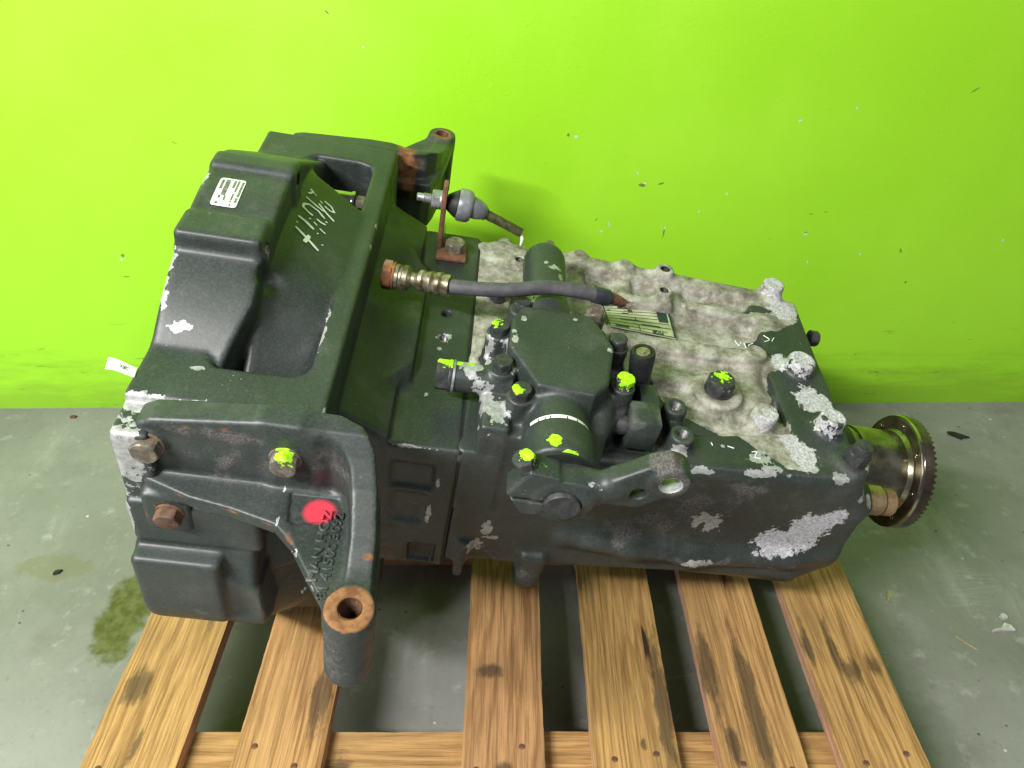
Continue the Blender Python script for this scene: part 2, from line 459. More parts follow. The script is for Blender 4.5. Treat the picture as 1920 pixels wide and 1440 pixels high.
# ------------------------------------------------------------------ floor and wall
def mat_floor():
    t = NT('concrete_floor')
    a = t.noise(1.6, 6, .6); b = t.noise(9, 7, .65); c = t.noise(90, 5, .6); d = t.noise(4.0, 8, .7, t.mapping((1, .45, 1), rot=(0, 0, .5)), .8)
    colr = t.mix(t.step(a, .3, .7), (.185, .186, .170), (.29, .29, .272))
    colr = t.mix(t.step(d, .52, .72, 0, .55), colr, (.40, .40, .385))
    colr = t.mix(t.step(b, .50, .74, 0, .5), colr, (.145, .145, .125))
    colr = t.mix(t.step(t.noise(23, 5, .7), .56, .70, 0, .45), colr, (.42, .42, .40))
    colr = t.mix(t.step(c, .55, .75, 0, .35), colr, (.12, .12, .105))
    sp = t.math('MULTIPLY', t.step(t.voro(46), .14, .07), t.step(t.noise(17, 3), .58, .63))
    colr = t.mix(sp, colr, (.035, .032, .028))
    sw = t.math('MULTIPLY', t.step(t.voro(31, t.mapping(loc=(3, 1, 0))), .10, .05), t.step(t.noise(13, 3, vec=t.mapping(loc=(5, 2, 0))), .60, .64))
    colr = t.mix(sw, colr, (.60, .60, .56))
    # long thin scratches
    scv = t.mapping((1.0, 14, 1), rot=(0, 0, R(62)))
    sc = t.math('MULTIPLY', t.step(t.voro(7, scv, 'DISTANCE_TO_EDGE'), .035, .0), t.step(t.noise(3.5, 3, vec=t.mapping(loc=(1, 7, 0))), .60, .72))
    colr = t.mix(t.math('MULTIPLY', sc, .5), colr, (.48, .48, .46))
    # wet oil patch beside the pallet
    p = t.vmath('MULTIPLY', t.vmath('SUBTRACT', t.obj, (-.630, .800, 0)), (1/.040, 1/.092, 0))
    p2 = t.vmath('MULTIPLY', t.vmath('SUBTRACT', t.obj, (-.622, .865, 0)), (1/.03, 1/.075, 0))
    o = t.math('MINIMUM', t.vmath('LENGTH', p), t.vmath('LENGTH', p2))
    o = t.math('ADD', o, t.math('MULTIPLY', t.math('SUBTRACT', t.noise(26, 5), .5), 1.3))
    om = t.step(o, 1.15, .80)
    colr = t.mix(om, colr, t.mix(t.step(t.noise(60, 5), .35, .65), (.062, .062, .020), (.115, .116, .048)))
    p3 = t.vmath('MULTIPLY', t.vmath('SUBTRACT', t.obj, (-.79, .90, 0)), (1/.07, 1/.03, 0))
    o3 = t.math('ADD', t.vmath('LENGTH', p3), t.math('MULTIPLY', t.math('SUBTRACT', t.noise(30, 5), .5), 2.4))
    colr = t.mix(t.step(o3, 1.1, .7, 0, .45), colr, (.16, .16, .075))
    rough = t.fmix(b, .42, .70); rough = t.fmix(om, rough, .30)
    return t.fin(colr, rough, 0., t.bump(t.math('ADD', t.noise(130, 6, .7), t.math('MULTIPLY', b, .6)), .25, .002), .5)
def plane_grid(name, x0, x1, y0, y1, z):
    return mesh_np(name, [(x0, y0, z), (x1, y0, z), (x1, y1, z), (x0, y1, z)], [(0, 1, 2, 3)], False)
floor = tag(link('floor', plane_grid('floor', -5, 5, -4, 1.5, 0), mat_floor()), kind='structure')

def mat_wall():
    t = NT('lime_green_wall')
    n = t.noise(2.2, 5); n2 = t.noise(60, 2, .6)
    c = t.mix(t.step(n, .3, .7), (.315, .70, .020), (.355, .755, .028))
    s = t.sep(t.obj)
    def marks(lst, w=1.):
        acc = None
        for (x, z, rx, rz, ang) in lst:
            v = t.mapping((rx, 1, rz), (x, 0, z), (0, R(ang), 0)); v.node.vector_type = 'TEXTURE'
            d = t.vmath('LENGTH', v)
            acc = d if acc is None else t.math('MINIMUM', acc, d)
        acc = t.math('ADD', acc, t.math('MULTIPLY', t.math('SUBTRACT', t.noise(230, 3), .5), 1.1))
        return t.step(acc, 1.0, .75)
    grey = marks([(.240, .507, .007, .0035, 10), (.275, .510, .006, .002, -15), (-.755, .37, .004, .004, 0), (.565, .41, .0025, .004, 0),
                  (.76, .372, .002, .006, -20), (.79, .303, .0025, .003, 0), (.594, .453, .004, .0008, 5), (.567, .449, .006, .0009, 4),
                  (.291, .413, .0016, .012, 4), (.80, .675, .009, .0012, -35), (-.60, .589, .006, .001, 30), (-.761, .324, .007, .0015, 0),
                  (.508, .300, .005, .001, 40), (.16, .44, .004, .001, -50), (.10, .60, .003, .003, 0), (-.30, .80, .005, .0015, 40)])
    c = t.mix(t.math('MULTIPLY', grey, .8), c, (.10, .115, .05))
    white = marks([(-.247, .747, .002, .002, 0), (.114, .597, .0035, .003, 0), (.508, .624, .0045, .002, -10), (.603, .645, .002, .0025, 0),
                   (.565, .408, .003, .003, 0), (.582, .349, .0015, .004, -15), (.682, .365, .003, .002, 0), (.353, .455, .002, .003, 30),
                   (.171, .416, .0035, .002, 0), (.292, .422, .002, .003, 0), (.953, .393, .003, .003, 0), (.40, .49, .0015, .003, 40), (-.76, .361, .003, .003, 0),
                   (.23, .53, .0012, .004, -20), (.245, .511, .004, .002, 0), (.185, .430, .0012, .006, -10)])
    c = t.mix(white, c, (.62, .62, .58))
    # random tiny nicks, denser low down on the right
    zone = t.math('MULTIPLY', t.step(s[2], .75, .15), t.step(s[0], -.6, .9, .15, 1))
    nk = t.math('MULTIPLY', t.step(t.voro(34, t.mapping((1, 1, 1.6), rot=(0, .5, 0))), .085, .045), t.step(t.noise(9, 3), .56, .60))
    c = t.mix(t.math('MULTIPLY', nk, t.math('MULTIPLY', zone, .7)), c, (.08, .10, .03))
    # scuffed strip near the ground
    sc = t.step(t.math('ADD', t.math('MULTIPLY', s[2], -1.0), t.math('MULTIPLY', t.noise(7, 4, .7, t.mapping((.5, 1, 3))), .34)), .03, .16)
    c = t.mix(t.math('MULTIPLY', sc, .40), c, (.13, .22, .02))
    sc2 = t.math('MULTIPLY', t.step(t.noise(30, 4, .7, t.mapping((.35, 1, 2.2))), .62, .70), t.step(s[2], .34, .02))
    c = t.mix(t.math('MULTIPLY', sc2, .6), c, (.085, .125, .03))
    h = t.math('ADD', t.noise(320, 1), t.math('MULTIPLY', t.step(t.noise(75, 1), .66, .72), 1.5))
    return t.fin(c, t.fmix(t.step(n, .3, .7), .30, .55), 0., t.bump(t.math('ADD', h, t.math('MULTIPLY', t.noise(16, 2, .5, t.mapping((1, 1, .35))), 2.5)), .13, .0015), .5)
wall = tag(link('wall', box_mesh('wall', (-5, 0, -.02), (5, .15, 3.4), 0), mat_wall()), kind='structure')
wall.location = (0, 1.367, 0); wall.rotation_euler = (0, 0, .0108)

# ------------------------------------------------------------------ pallet
PT = .144
def mat_wood(name, light, dark, grey=.5):
    t = NT(name)
    oi = t.n.new('ShaderNodeObjectInfo'); rnd = oi.outputs['Random']
    off = t.n.new('ShaderNodeCombineXYZ')
    t.l.new(t.math('MULTIPLY', rnd, 7.3), off.inputs[0]); t.l.new(t.math('MULTIPLY', rnd, 31.0), off.inputs[1])
    v = t.vmath('ADD', t.obj, off.outputs[0]); s = t.sep(v)
    long_ = t.mapping((1, .085, 1), vec=v)
    warp = t.noise(11, 3, .55, long_); warp2 = t.noise(70, 3, .6, t.mapping((1, .2, 1), vec=v))
    ph = t.math('ADD', t.math('MULTIPLY', s[0], 430.), t.math('ADD', t.math('MULTIPLY', warp, 84.), t.math('MULTIPLY', warp2, 4.5)))
    ring = t.math('MULTIPLY_ADD', t.math('SINE', ph), .5, .5)
    ring = t.math('MULTIPLY', t.math('POWER', ring, 2.4), t.step(t.noise(17, 2, .5, long_), .25, .6, .45, 1.))
    fib = t.noise(300, 4, .7, t.mapping((1, .03, 1), vec=v))
    fib2 = t.noise(90, 3, .6, t.mapping((1, .05, 1), vec=v))
    big = t.noise(6, 4, .65, t.mapping((1, .45, 1), vec=v))
    c = t.mix(t.math('MULTIPLY', ring, .78), light, dark)
    c = t.mix(t.step(fib, .40, .68, 0, .75), c, tuple(x*.6 for x in dark))
    c = t.mix(t.step(fib2, .50, .72, 0, .45), c, tuple(min(1, x*1.25) for x in light))
    c = t.mix(t.step(big, .44, .72, 0, .60), c, tuple(x*.52 for x in light))
    hue = t.mix(rnd, (1.0, .94, .78), (.88, .76, .78))
    mu = t.n.new('ShaderNodeMix'); mu.data_type = 'RGBA'; mu.blend_type = 'MULTIPLY'; mu.inputs['Factor'].default_value = 1
    t.put(mu.inputs['A'], c); t.put(mu.inputs['B'], hue); c = mu.outputs['Result']
    st = t.math('ADD', t.attr('stain'), t.math('MULTIPLY', t.math('SUBTRACT', t.noise(70, 6, .7, t.mapping((1, .35, 1), vec=v)), .5), .9))
    sm = t.step(st, .45, .75)
    c = t.mix(t.math('MULTIPLY', sm, .72), c, (.035, .028, .017))
    spots = t.step(t.noise(34, 7, .7, t.mapping((1, .6, 1), vec=v)), .68, .80)
    c = t.mix(t.math('MULTIPLY', spots, grey), c, (.06, .05, .035))
    crack = t.math('MULTIPLY', t.step(t.noise(38, 3, .5, t.mapping((1, .05, 1), loc=(3, 0, 0), vec=v)), .672, .69), t.step(t.noise(6, 3, vec=v), .5, .6))
    c = t.mix(crack, c, (.035, .022, .012))
    saw = t.noise(34, 3, .7, t.mapping((.5, 3.0, 1), vec=v))
    h = t.math('ADD', t.math('MULTIPLY', ring, -.5), t.math('ADD', t.math('MULTIPLY', fib, 1.2), t.math('MULTIPLY', saw, .5)))
    h = t.math('SUBTRACT', h, t.math('MULTIPLY', crack, 2.5))
    return t.fin(c, .72, 0., t.bump(h, .65, .0016), .3)
M['wood'] = mat_wood('rough_pallet_wood', (.52, .340, .140), (.29, .165, .058))
M['wood_side'] = mat_wood('sawn_board_edge', (.64, .41, .28), (.46, .27, .17), .1)
M['wood_block'] = mat_wood('pallet_block_wood', (.36, .17, .07), (.16, .065, .025))

def board_mesh(wx, ly, hz, seed, stains=(), wane=None, nx=10, ny=110):
    """plank lying along y, origin at the middle of its underside, with uneven sawn edges"""
    xs = np.linspace(-wx/2, wx/2, nx+1); ys = np.linspace(-ly/2, ly/2, ny+1)
    V = []; 
    def nz(a, b, c): return mnoise.noise(Vector((a+seed*13.7, b, c)))
    for lay, z in ((0, 0.), (1, hz)):
        for j, y in enumerate(ys):
            for i, x in enumerate(xs):
                dx = dy = dz = 0
                if i == 0 or i == nx:
                    dx = .0011*nz(y*9, i*3.1, lay*.4)+.0006*nz(y*70, i*5, lay*2)+.0004*nz(y*210, i, lay*3)
                if j == 0 or j == ny: dy = .0012*nz(x*60, j, lay)
                if lay:
                    dz = .0004*nz(x*30, y*14, 2)
                    if wane and i == (nx if wane > 0 else 0): dz -= .006*max(0, nz(y*5, 7, 1)+.15)
                    if i in (0, nx): dz -= .0009
                V.append((x+dx, y+dy, z+dz))
    n1 = (nx+1)*(ny+1); F = []; mi = []
    id_ = lambda l, j, i: l*n1+j*(nx+1)+i
    for j in range(ny):
        for i in range(nx):
            F.append((id_(1, j, i), id_(1, j, i+1), id_(1, j+1, i+1), id_(1, j+1, i))); mi.append(0)
            F.append((id_(0, j, i), id_(0, j+1, i), id_(0, j+1, i+1), id_(0, j, i+1))); mi.append(0)
        F.append((id_(0, j, 0), id_(1, j, 0), id_(1, j+1, 0), id_(0, j+1, 0))); mi.append(1)
        F.append((id_(0, j, nx), id_(0, j+1, nx), id_(1, j+1, nx), id_(1, j, nx))); mi.append(1)
    for i in range(nx):
        F.append((id_(0, 0, i), id_(0, 0, i+1), id_(1, 0, i+1), id_(1, 0, i))); mi.append(1)
        F.append((id_(0, ny, i), id_(1, ny, i), id_(1, ny, i+1), id_(0, ny, i+1))); mi.append(1)
    me = mesh_np('board', V, F, False)
    me.materials.append(M['wood']); me.materials.append(M['wood_side'])
    me.polygons.foreach_set('material_index', np.array(mi, np.int32))
    set_attr(me, stain=blobs(verts_np(me), [((a, b, hz), (c, d, .05)) for a, b, c, d in stains]))
    return me
pallet = bpy.data.objects.new('wooden_pallet', None); col.objects.link(pallet); pallet.location = (0, .88, 0)
tag(pallet, 'worn wooden pallet of spaced rough boards under the gearbox', 'pallet')
deck = [(-.5075, -.395, [(.0, -.33, .004, .03), (-.03, -.25, .02, .03), (.035, -.05, .012, .12), (-.01, -.38, .03, .02)], 0),
        (-.331, -.225, [(-.04, -.05, .01, .06), (.035, -.27, .015, .06)], 1),
        (-.0595, .0385, [(.0, -.36, .012, .012), (.02, -.06, .02, .03), (-.02, -.23, .02, .012)], 0),
        (.0965, .199, [(.042, -.28, .012, .15), (.01, -.33, .006, .01)], 0),
        (.247, .347, [(.005, -.28, .013, .13), (-.04, -.23, .012, .08), (-.03, -.33, .01, .03)], 0),
        (.390, .4915, [(-.01, -.19, .008, .05), (.005, -.23, .01, .025), (.035, -.22, .012, .02), (-.043, -.19, .007, .05), (.02, -.37, .012, .012)], 0)]
for k, (a, b, st, wn) in enumerate(deck):
    o = link('deck_board', board_mesh(b-a, .90, .022, k+1, [(q[0], q[1]-.05, q[2], q[3]) for q in st], wn), None, pallet)
    o.location = ((a+b)/2, 0, PT-.022)
for k, yy in enumerate((-.40, .075, .40)):
    o = link('stringer_board', board_mesh(.10, 1.0, .022, 20+k, [(0, -.2, .03, .02), (.02, .1, .012, .03), (.03, -.30, .015, .02)]), None, pallet)
    o.rotation_euler = (0, 0, -math.pi/2); o.location = (-.008, yy, PT-.0445)
    o2 = link('bottom_board', board_mesh(.10, 1.0, .021, 30+k, (), None, 4, 30), None, pallet)
    o2.rotation_euler = (0, 0, -math.pi/2); o2.location = (-.008, yy, 0.001)
    for q in range(3):
        me = box_mesh('block', (-.0495, -.07, 0), (.0495, .07, .0765), .002)
        b_ = link('block', me, M['wood_block'], pallet); b_.rotation_euler = (0, 0, math.pi/2)
        b_.location = (-.435+q*.427, yy, .0222)
nail = lathe('nail', (0, 0, 0), (0, 0, 1), [(0, 0), (.0036, 0), (.0038, .0006), (.003, .0011), (0, .0012)], 14)
nail.materials.append(M['rustb'])
for (a, b, st, wn) in deck:
    for yy in (-.395, .08, .40):
        for sx in (-.28, .25):
            o = link('nail', nail, None, pallet)
            o.location = ((a+b)/2+sx*(b-a)+random.uniform(-.006, .006), yy+random.uniform(-.02, .02), PT+.0001)

# ------------------------------------------------------------------ litter on the floor
def scrap(name, pts, thick, mat, loc, rz, label, cat, bend=0.):
    bm = bmesh.new()
    vs = [bm.verts.new((x, y, bend*abs(x)*8*abs(x))) for x, y in pts]
    f = bm.faces.new(vs)
    ex = bmesh.ops.extrude_face_region(bm, geom=[f])
    for v in [g for g in ex['geom'] if isinstance(g, bmesh.types.BMVert)]: v.co.z += thick
    bmesh.ops.recalc_face_normals(bm, faces=bm.faces)
    me = bpy.data.meshes.new(name); bm.to_mesh(me); bm.free()
    o = link(name, me, mat); o.location = (loc[0], loc[1], .0005); o.rotation_euler = (0, 0, R(rz))
    return tag(o, label, cat)
M['splinter'] = mat_simple('pale_wood_splinter', (.55, .47, .22), .7, 0, .3, 90)
M['chip'] = mat_simple('white_plaster_chip', (.62, .62, .57), .7, 0, .25, 90, .4)
scrap('plastic_scrap', [(-.018, .006), (-.004, .010), (.010, .003), (.022, -.008), (.012, -.007), (.006, -.012), (-.006, -.004), (-.016, .000)], .004, M['rubber_dark'],
      (.938, 1.258), -10, 'small torn black plastic scrap on the floor by the green wall', 'scrap', 1.)
scrap('plaster_chip', [(-.020, -.001), (-.004, .002), (.006, .010), (.014, .006), (.016, -.004), (.004, -.003), (-.019, -.004)], .004, M['chip'],
      (.785, .772), 4, 'white crumbled plaster chip on the floor at the right picture edge', 'chip')
scrap('plaster_chip', [(-.005, -.004), (.003, -.005), (.006, .001), (.002, .005), (-.004, .004)], .005, M['chip'],
      (.796, .795), 20, 'tiny round white plaster crumb behind the larger chip', 'chip')
scrap('wood_splinter', [(-.012, -.0015), (.003, -.003), (.012, 0), (.004, .003), (-.010, .002)], .0018, M['splinter'],
      (.628, .838), 65, 'pale yellow wood splinter on the floor near the rightmost pallet board', 'splinter')
scrap('wood_splinter', [(-.016, -.0008), (.015, -.0012), (.018, 0), (-.014, .0009)], .001, M['splinter'],
      (.712, .748), -48, 'thin straw coloured splinter lying by the white plaster chip', 'splinter')
scrap('brown_crumb', [(-.006, -.003), (.004, -.004), (.007, .001), (.001, .004), (-.005, .002)], .004, M['rustb'],
      (-.955, 1.322), 5, 'small brown crumb at the foot of the green wall on the left', 'crumb')
scrap('dark_crumb', [(-.006, -.003), (.003, -.004), (.009, .001), (.001, .004), (-.004, .002)], .004, M['rubber_dark'],
      (-.782, .888), 25, 'small dark crumb on the concrete left of the pallet', 'crumb')
# ------------------------------------------------------------------ gearbox
EX, EY, EZ = Vector((.986572, 0, -.163326)), Vector((.024141, .989016, .145825)), Vector((.161532, -.147809, .975736))
gearbox = bpy.data.objects.new('gearbox', None); col.objects.link(gearbox)
gearbox.matrix_world = Matrix(((EX.x, EY.x, EZ.x, -.35177), (EX.y, EY.y, EZ.y, .79478), (EX.z, EY.z, EZ.z, .46382), (0, 0, 0, 1)))
tag(gearbox, 'used dark painted truck gearbox with bell housing lying tilted on the pallet', 'gearbox')
def part(name, me, mat='paint', parent=None, label=None):
    o = link(name, me, M[mat] if isinstance(mat, str) else mat, parent or gearbox)
    if label: o['label'] = label
    return o

# ---- bell housing (shaft axis = local x, y to the back, z up)
g = Grid((-.006, -.335, -.325), (.292, .335, .33), .0025)
RB = .309
drum = g.cyl((0, 0, 0), (.108, 0, 0), RB, .006)
drum = S(drum, np.maximum(np.maximum(g.X*0+g.Y*0+(.172-g.Z), .081-np.maximum(0, -.15-g.Y)*.32-g.X), -g.Y-.215), .004)   # shoulder of the drum under the window
cone = I(g.cyl((.085, 0, 0), (.23, 0, 0), .285, .004, .175), g.X-.225)
dome = I(g.cyl((.075, 0, 0), (.150, 0, 0), .288, .01, .251), -(g.Z-.02))
dome = I(dome, (g.Z-(.2440+(.14-g.X)*.55))*.87+0*g.Y, .010)
dome = S(dome, g.poly('z', [(.090, .088), (.150, .066), (.150, .19), (.06, .19), (.082, .10)], .165, .30), .006)
frame = U(g.box((.0, -.253, .085), (.163, .222, .24), .0025), g.box((.0, .18, .085), (.163, .255, .221), .006), .010)
frame = S(frame, g.poly('z', [(.050, -.196), (.062, -.208), (.124, -.208), (.136, -.203), (.1405, -.192), (.1405, .158), (.136, .172), (.122, .178), (.07, .178), (.05, .16)], .06, .30), .0025)
pads = U(frame, g.box((.0, -.297, .092), (.115, -.22, .152), .006), .006)
pads = U(pads, g.box((.0, -.290, .148), (.03, -.22, .232), .004), .004)
lugs = g.box((.0, .000, .24), (.084, .030, .3145), .006)
lugs = U(lugs, g.box((.0, -.112, .23), (.079, -.070, .3065), .006), .008)
lugs = U(lugs, g.box((.0, -.315, -.05), (.080, -.22, .088), .006), .010)
lugs = U(lugs, g.poly('y', [(.085, .06), (.112, .04), (.116, -.03), (.085, -.05)], -.309, -.25, .004), .010)
bell = U(U(drum, lugs, .006), U(dome, I(cone, g.Z-.16), .004), .003)
for sg in (-1, 1):                                    # the lower quarters are cut back flat
    bell = I(bell, (g.Y*sg*.832-g.Z*.555)-.270, .016)
bell = I(bell, g.Z*.876+g.Y*.482-.2890+0*g.X, .006)          # falls away behind the top lug
# neck towards the gear case
neck = g.poly('y', [(.10, .185), (.166, .180), (.172, .176), (.212, .153), (.214, -.17), (.10, -.20)], -.190, .195, .006)
band = g.poly('x', [(-.1895, .145), (-.1895, -.060), (-.10, -.19), (.10, -.19), (.192, -.060), (.196, .145)], .211, .285, .003)
bell = U(bell, pads, .003)
bell = U(bell, neck, .006); bell = U(bell, band, .003)
# hollow gussets where the neck meets the side of the frame
bell = S(bell, g.cap((.200, -.015, .196), (.225, .03, .186), .020), .012)
bell = S(bell, g.cap((.188, .12, .215), (.20, .19, .205), .020), .02)
# pockets in the front face of the band, clutch side cavity, lug holes
bell = S(bell, g.box((.217, -.21, .077), (.262, -.1835, .116), .006), .008)
bell = S(bell, g.box((.220, -.21, .018), (.259, -.1852, .070), .008), .008)
bell = S(bell, g.box((.244, -.21, -.075), (.276, -.172, -.022), .005), .004)
bell = S(bell, g.cap((.224, -.205, .0), (.224, -.205, -.08), .014), .01)
bell = S(bell, g.cyl((-.01, 0, 0), (.060, 0, 0), .262, .02, .235), .01)
bell = S(bell, g.cyl((.055, 0, 0), (.12, 0, 0), .20, .02, .14), .01)
bell = S(bell, g.cyl((.07, .016, .300), (.10, .016, .300), .0062), .001)
bell = S(bell, g.cyl((.07, -.098, .288), (.10, -.098, .288), .0062), .001)
bell = S(bell, g.cap((.088, -.112, .265), (.088, -.13, .295), .010), .008)
for (hx, hy) in ((.2535, -.0185), (.2535, .0255)):
    bell = S(bell, g.cyl((hx, hy, .12), (hx, hy, .16), .0056), .0008)
bell = S(bell, g.cap((.093, -.328, .085), (.097, -.322, .0), .019), .006)
bell = S(bell, g.box((-.01, -.34, .0895), (.12, -.298, .0925)), .002)
bell_me = nets(g, bell, 'bell_housing')
V = verts_np(bell_me)
edge = [((.0245, -.1775, .245), (.010, .005, .02)), ((.0474, -.2137, .24), (.006, .0025, .02)), ((.004, -.158, .255), (.004, .010, .02)), ((.0, -.148, .27), (.004, .012, .02)),
        ((.1405, -.150, .24), (.003, .02, .01)), ((.1405, -.118, .238), (.003, .012, .01)), ((.004, -.285, .205), (.020, .02, .040)), ((.012, -.255, .232), (.03, .008, .012)),
        ((.075, -.255, .236), (.022, .006, .006)), ((.045, -.255, .236), (.012, .005, .007)), ((.12, -.255, .237), (.026, .005, .005)),
        ((.164, -.247, .239), (.004, .008, .004)), ((.09, -.018, .267), (.002, .002, .01)), ((.163, .045, .238), (.003, .006, .004)), ((.163, .005, .238), (.002, .004, .004)),
        ((.004, -.2, .30), (.003, .01, .02)), ((.0, -.128, .286), (.006, .012, .012)), ((.001, -.02, .309), (.005, .010, .008)), ((.001, -.298, .13), (.004, .02, .03)),
        ((.02, .235, .24), (.01, .004, .01)), ((.05, .23, .24), (.008, .003, .01)), ((.205, .1, .155), (.003, .010, .004)), ((.213, -.02, .15), (.002, .02, .005)),
        ((.235, -.189, .1445), (.02, .002, .003)), ((.212, .012, .15), (.003, .004, .01)), ((.268, -.19, .092), (.002, .01, .008)), ((.262, -.19, .035), (.003, .01, .016)),
        ((.253, -.0185, .143), (.0085, .0085, .004)), ((.25, -.04, .145), (.003, .0025, .01)), ((.243, -.115, .145), (.002, .003, .01)), ((.2, -.205, .16), (.004, .004, .01))]
dirt = [((.233, -.185, -.03), (.03, .04, .05)), ((.20, -.19, .02), (.03, .06, .08)), ((.17, -.20, .12), (.05, .04, .05)), ((.06, -.30, .03), (.05, .03, .06)), ((.15, -.22, -.05), (.08, .08, .07)),
        ((.24, -.19, .05), (.02, .02, .03))]
set_attr(bell_me, wear=blobs(V, edge), dirt=blobs(V, dirt)*.60,
         corrosion=np.zeros(len(V)), rust=blobs(V, [((.20, -.205, -.04), (.05, .04, .03)), ((.16, .255, .22), (.02, .02, .03))])*.75)
bell_o = part('bell_housing', bell_me)
bvh = BVHTree.FromPolygons([tuple(v) for v in V], [tuple(p.vertices) for p in bell_me.polygons])
def drop(x, y, z0=.4):
    h = bvh.ray_cast(Vector((x, y, z0)), Vector((0, 0, -1)))
    return (h[0], h[1]) if h[0] is not None else (Vector((x, y, .24)), Vector((0, 0, 1)))
for (hx, hy, nm) in ((.2535, -.0185, 'thread'), (.2535, .0255, 'hole')):
    part('threaded_hole', lathe('threaded_hole', (hx, hy, .1415), (0, 0, 1), sum([[(.0054, -i*.0016), (.0046, -i*.0016-.0008)] for i in range(10)], [])+[(0, -.0162)], 24), nm, bell_o)
part('threaded_hole', lathe('threaded_hole', (.0845, .016, .300), (-1, 0, 0), [(.0061, 0), (.0058, .012), (0, .013)], 20), 'hole', bell_o)
part('threaded_hole', lathe('threaded_hole', (.0815, -.098, .288), (-1, 0, 0), [(.0061, 0), (.0058, .009), (0, .010)], 20), 'zinc', bell_o)
# handwritten paint marks on the dome
STROKES = [[(0.087, -0.0272), (0.0996, -0.0344), (0.1131, -0.0432)], [(0.1013, -0.0287), (0.0991, -0.0423)], [(0.1143, -0.0312), (0.1152, -0.032)], [(0.0858, -0.0086), (0.0937, -0.0106), (0.1029, -0.0155)], [(0.0959, -0.0017), (0.0969, -0.0028)], [(0.1068, -0.0181), (0.108, -0.0186)], [(0.1075, -0.0088), (0.1141, -0.0118)], [(0.1005, -0.0039), (0.1044, -0.0063)], [(0.1087, 0.0117), (0.1005, 0.018), (0.091, 0.0196), (0.0865, 0.0155), (0.0866, 0.0098), (0.0938, 0.0061), (0.0978, 0.0052)], [(0.102, 0.0035), (0.1068, 0.002), (0.1116, 0.0027)], [(0.1103, 0.0072), (0.1124, 0.0085)], [(0.0858, 0.0291), (0.0976, 0.0244), (0.1058, 0.0224)], [(0.0987, 0.0306), (0.109, 0.0218), (0.1177, 0.0164)], [(0.1029, 0.0407), (0.1104, 0.0384), (0.1152, 0.0316), (0.1113, 0.0298), (0.1046, 0.0323)], [(0.099, 0.0366), (0.1018, 0.0344)], [(0.0866, 0.0472), (0.0903, 0.0445), (0.0875, 0.0392), (0.0864, 0.0374)], [(0.0903, 0.0445), (0.0942, 0.0411)]]
SW = [1.5, 1.9, 1.3, 1.6, 1.2, 1.2, .9, .8, 1.25, 1.1, .9, 1.1, 1.2, 1.0, .8, 1.3, .7]
for st, wd in zip(STROKES, SW):
    P = []
    for (a, b) in zip(st[:-1], st[1:]):
        for q in range(6): P.append(Vector((.0028+a[0]+(b[0]-a[0])*q/6, a[1]+(b[1]-a[1])*q/6, 0)))
    P.append(Vector((st[-1][0]+.0028, st[-1][1], 0)))
    Vv = []; Ff = []
    for i, p in enumerate(P):
        d = (P[min(i+1, len(P)-1)]-P[max(i-1, 0)]).normalized(); nn = Vector((-d.y, d.x, 0))
        tp = .75 if i in (0, len(P)-1) else 1.
        wv = wd*.001*tp*(1+.25*mnoise.noise(p*300))
        for sd in (-1, 1):
            q = p+nn*wv*sd; h, n_ = drop(q.x, q.y); Vv.append(h+n_*.0007)
    for i in range(len(P)-1): Ff.append((2*i, 2*i+1, 2*i+3, 2*i+2))
    part('paint_stroke', mesh_np('paint_stroke', Vv, Ff), 'white_paint', bell_o)
# sticker on the drum
def sheet(name, cx, cy, ux, uy, hw, hh, off, n=10, rnd=.2):
    Vv = []; Ff = []
    for j in range(n+1):
        for i in range(n+1):
            a, b = -1+2*i/n, -1+2*j/n
            if abs(a) == 1 and abs(b) == 1: a *= 1-rnd*.25; b *= 1-rnd*.25
            x = cx+ux[0]*a*hw+uy[0]*b*hh; y = cy+ux[1]*a*hw+uy[1]*b*hh
            h, n_ = drop(x, y); Vv.append(h+Vector((0, 0, off)))
    for j in range(n):
        for i in range(n): Ff.append((j*(n+1)+i, j*(n+1)+i+1, (j+1)*(n+1)+i+1, (j+1)*(n+1)+i))
    return mesh_np(name, Vv, Ff)
sx_, sy_ = (1., 0.), (0., 1.)
SCX, SCY = .0300, -.0385
stk = part('barcode_sticker', sheet('barcode_sticker', SCX, SCY, sx_, sy_, .0122, .0208, .0008), 'sticker')
for (u0, u1, v0, v1) in ((-.82, -.62, .15, .85), (-.5, -.15, -.3, .9), (-.62, -.48, -.52, -.32), (-.2, -.05, -.62, -.3), (-.7, -.5, -.9, -.72), (.12, .3, .3, .88), (.4, .56, .05, .9),
                         (.36, .5, -.55, -.1), (.34, .5, -.7, -.58), (.40, .52, -.93, -.8), (.74, .92, -.3, .85), (.70, .9, -.7, -.36), (.40, .54, -.06, .0)):
    part('print_bar', sheet('print_bar', SCX+(u0+u1)/2*.0122, SCY+(v0+v1)/2*.0208, sx_, sy_, (u1-u0)/2*.0122, (v1-v0)/2*.0208, .0011, 4, 0), 'ink', stk)
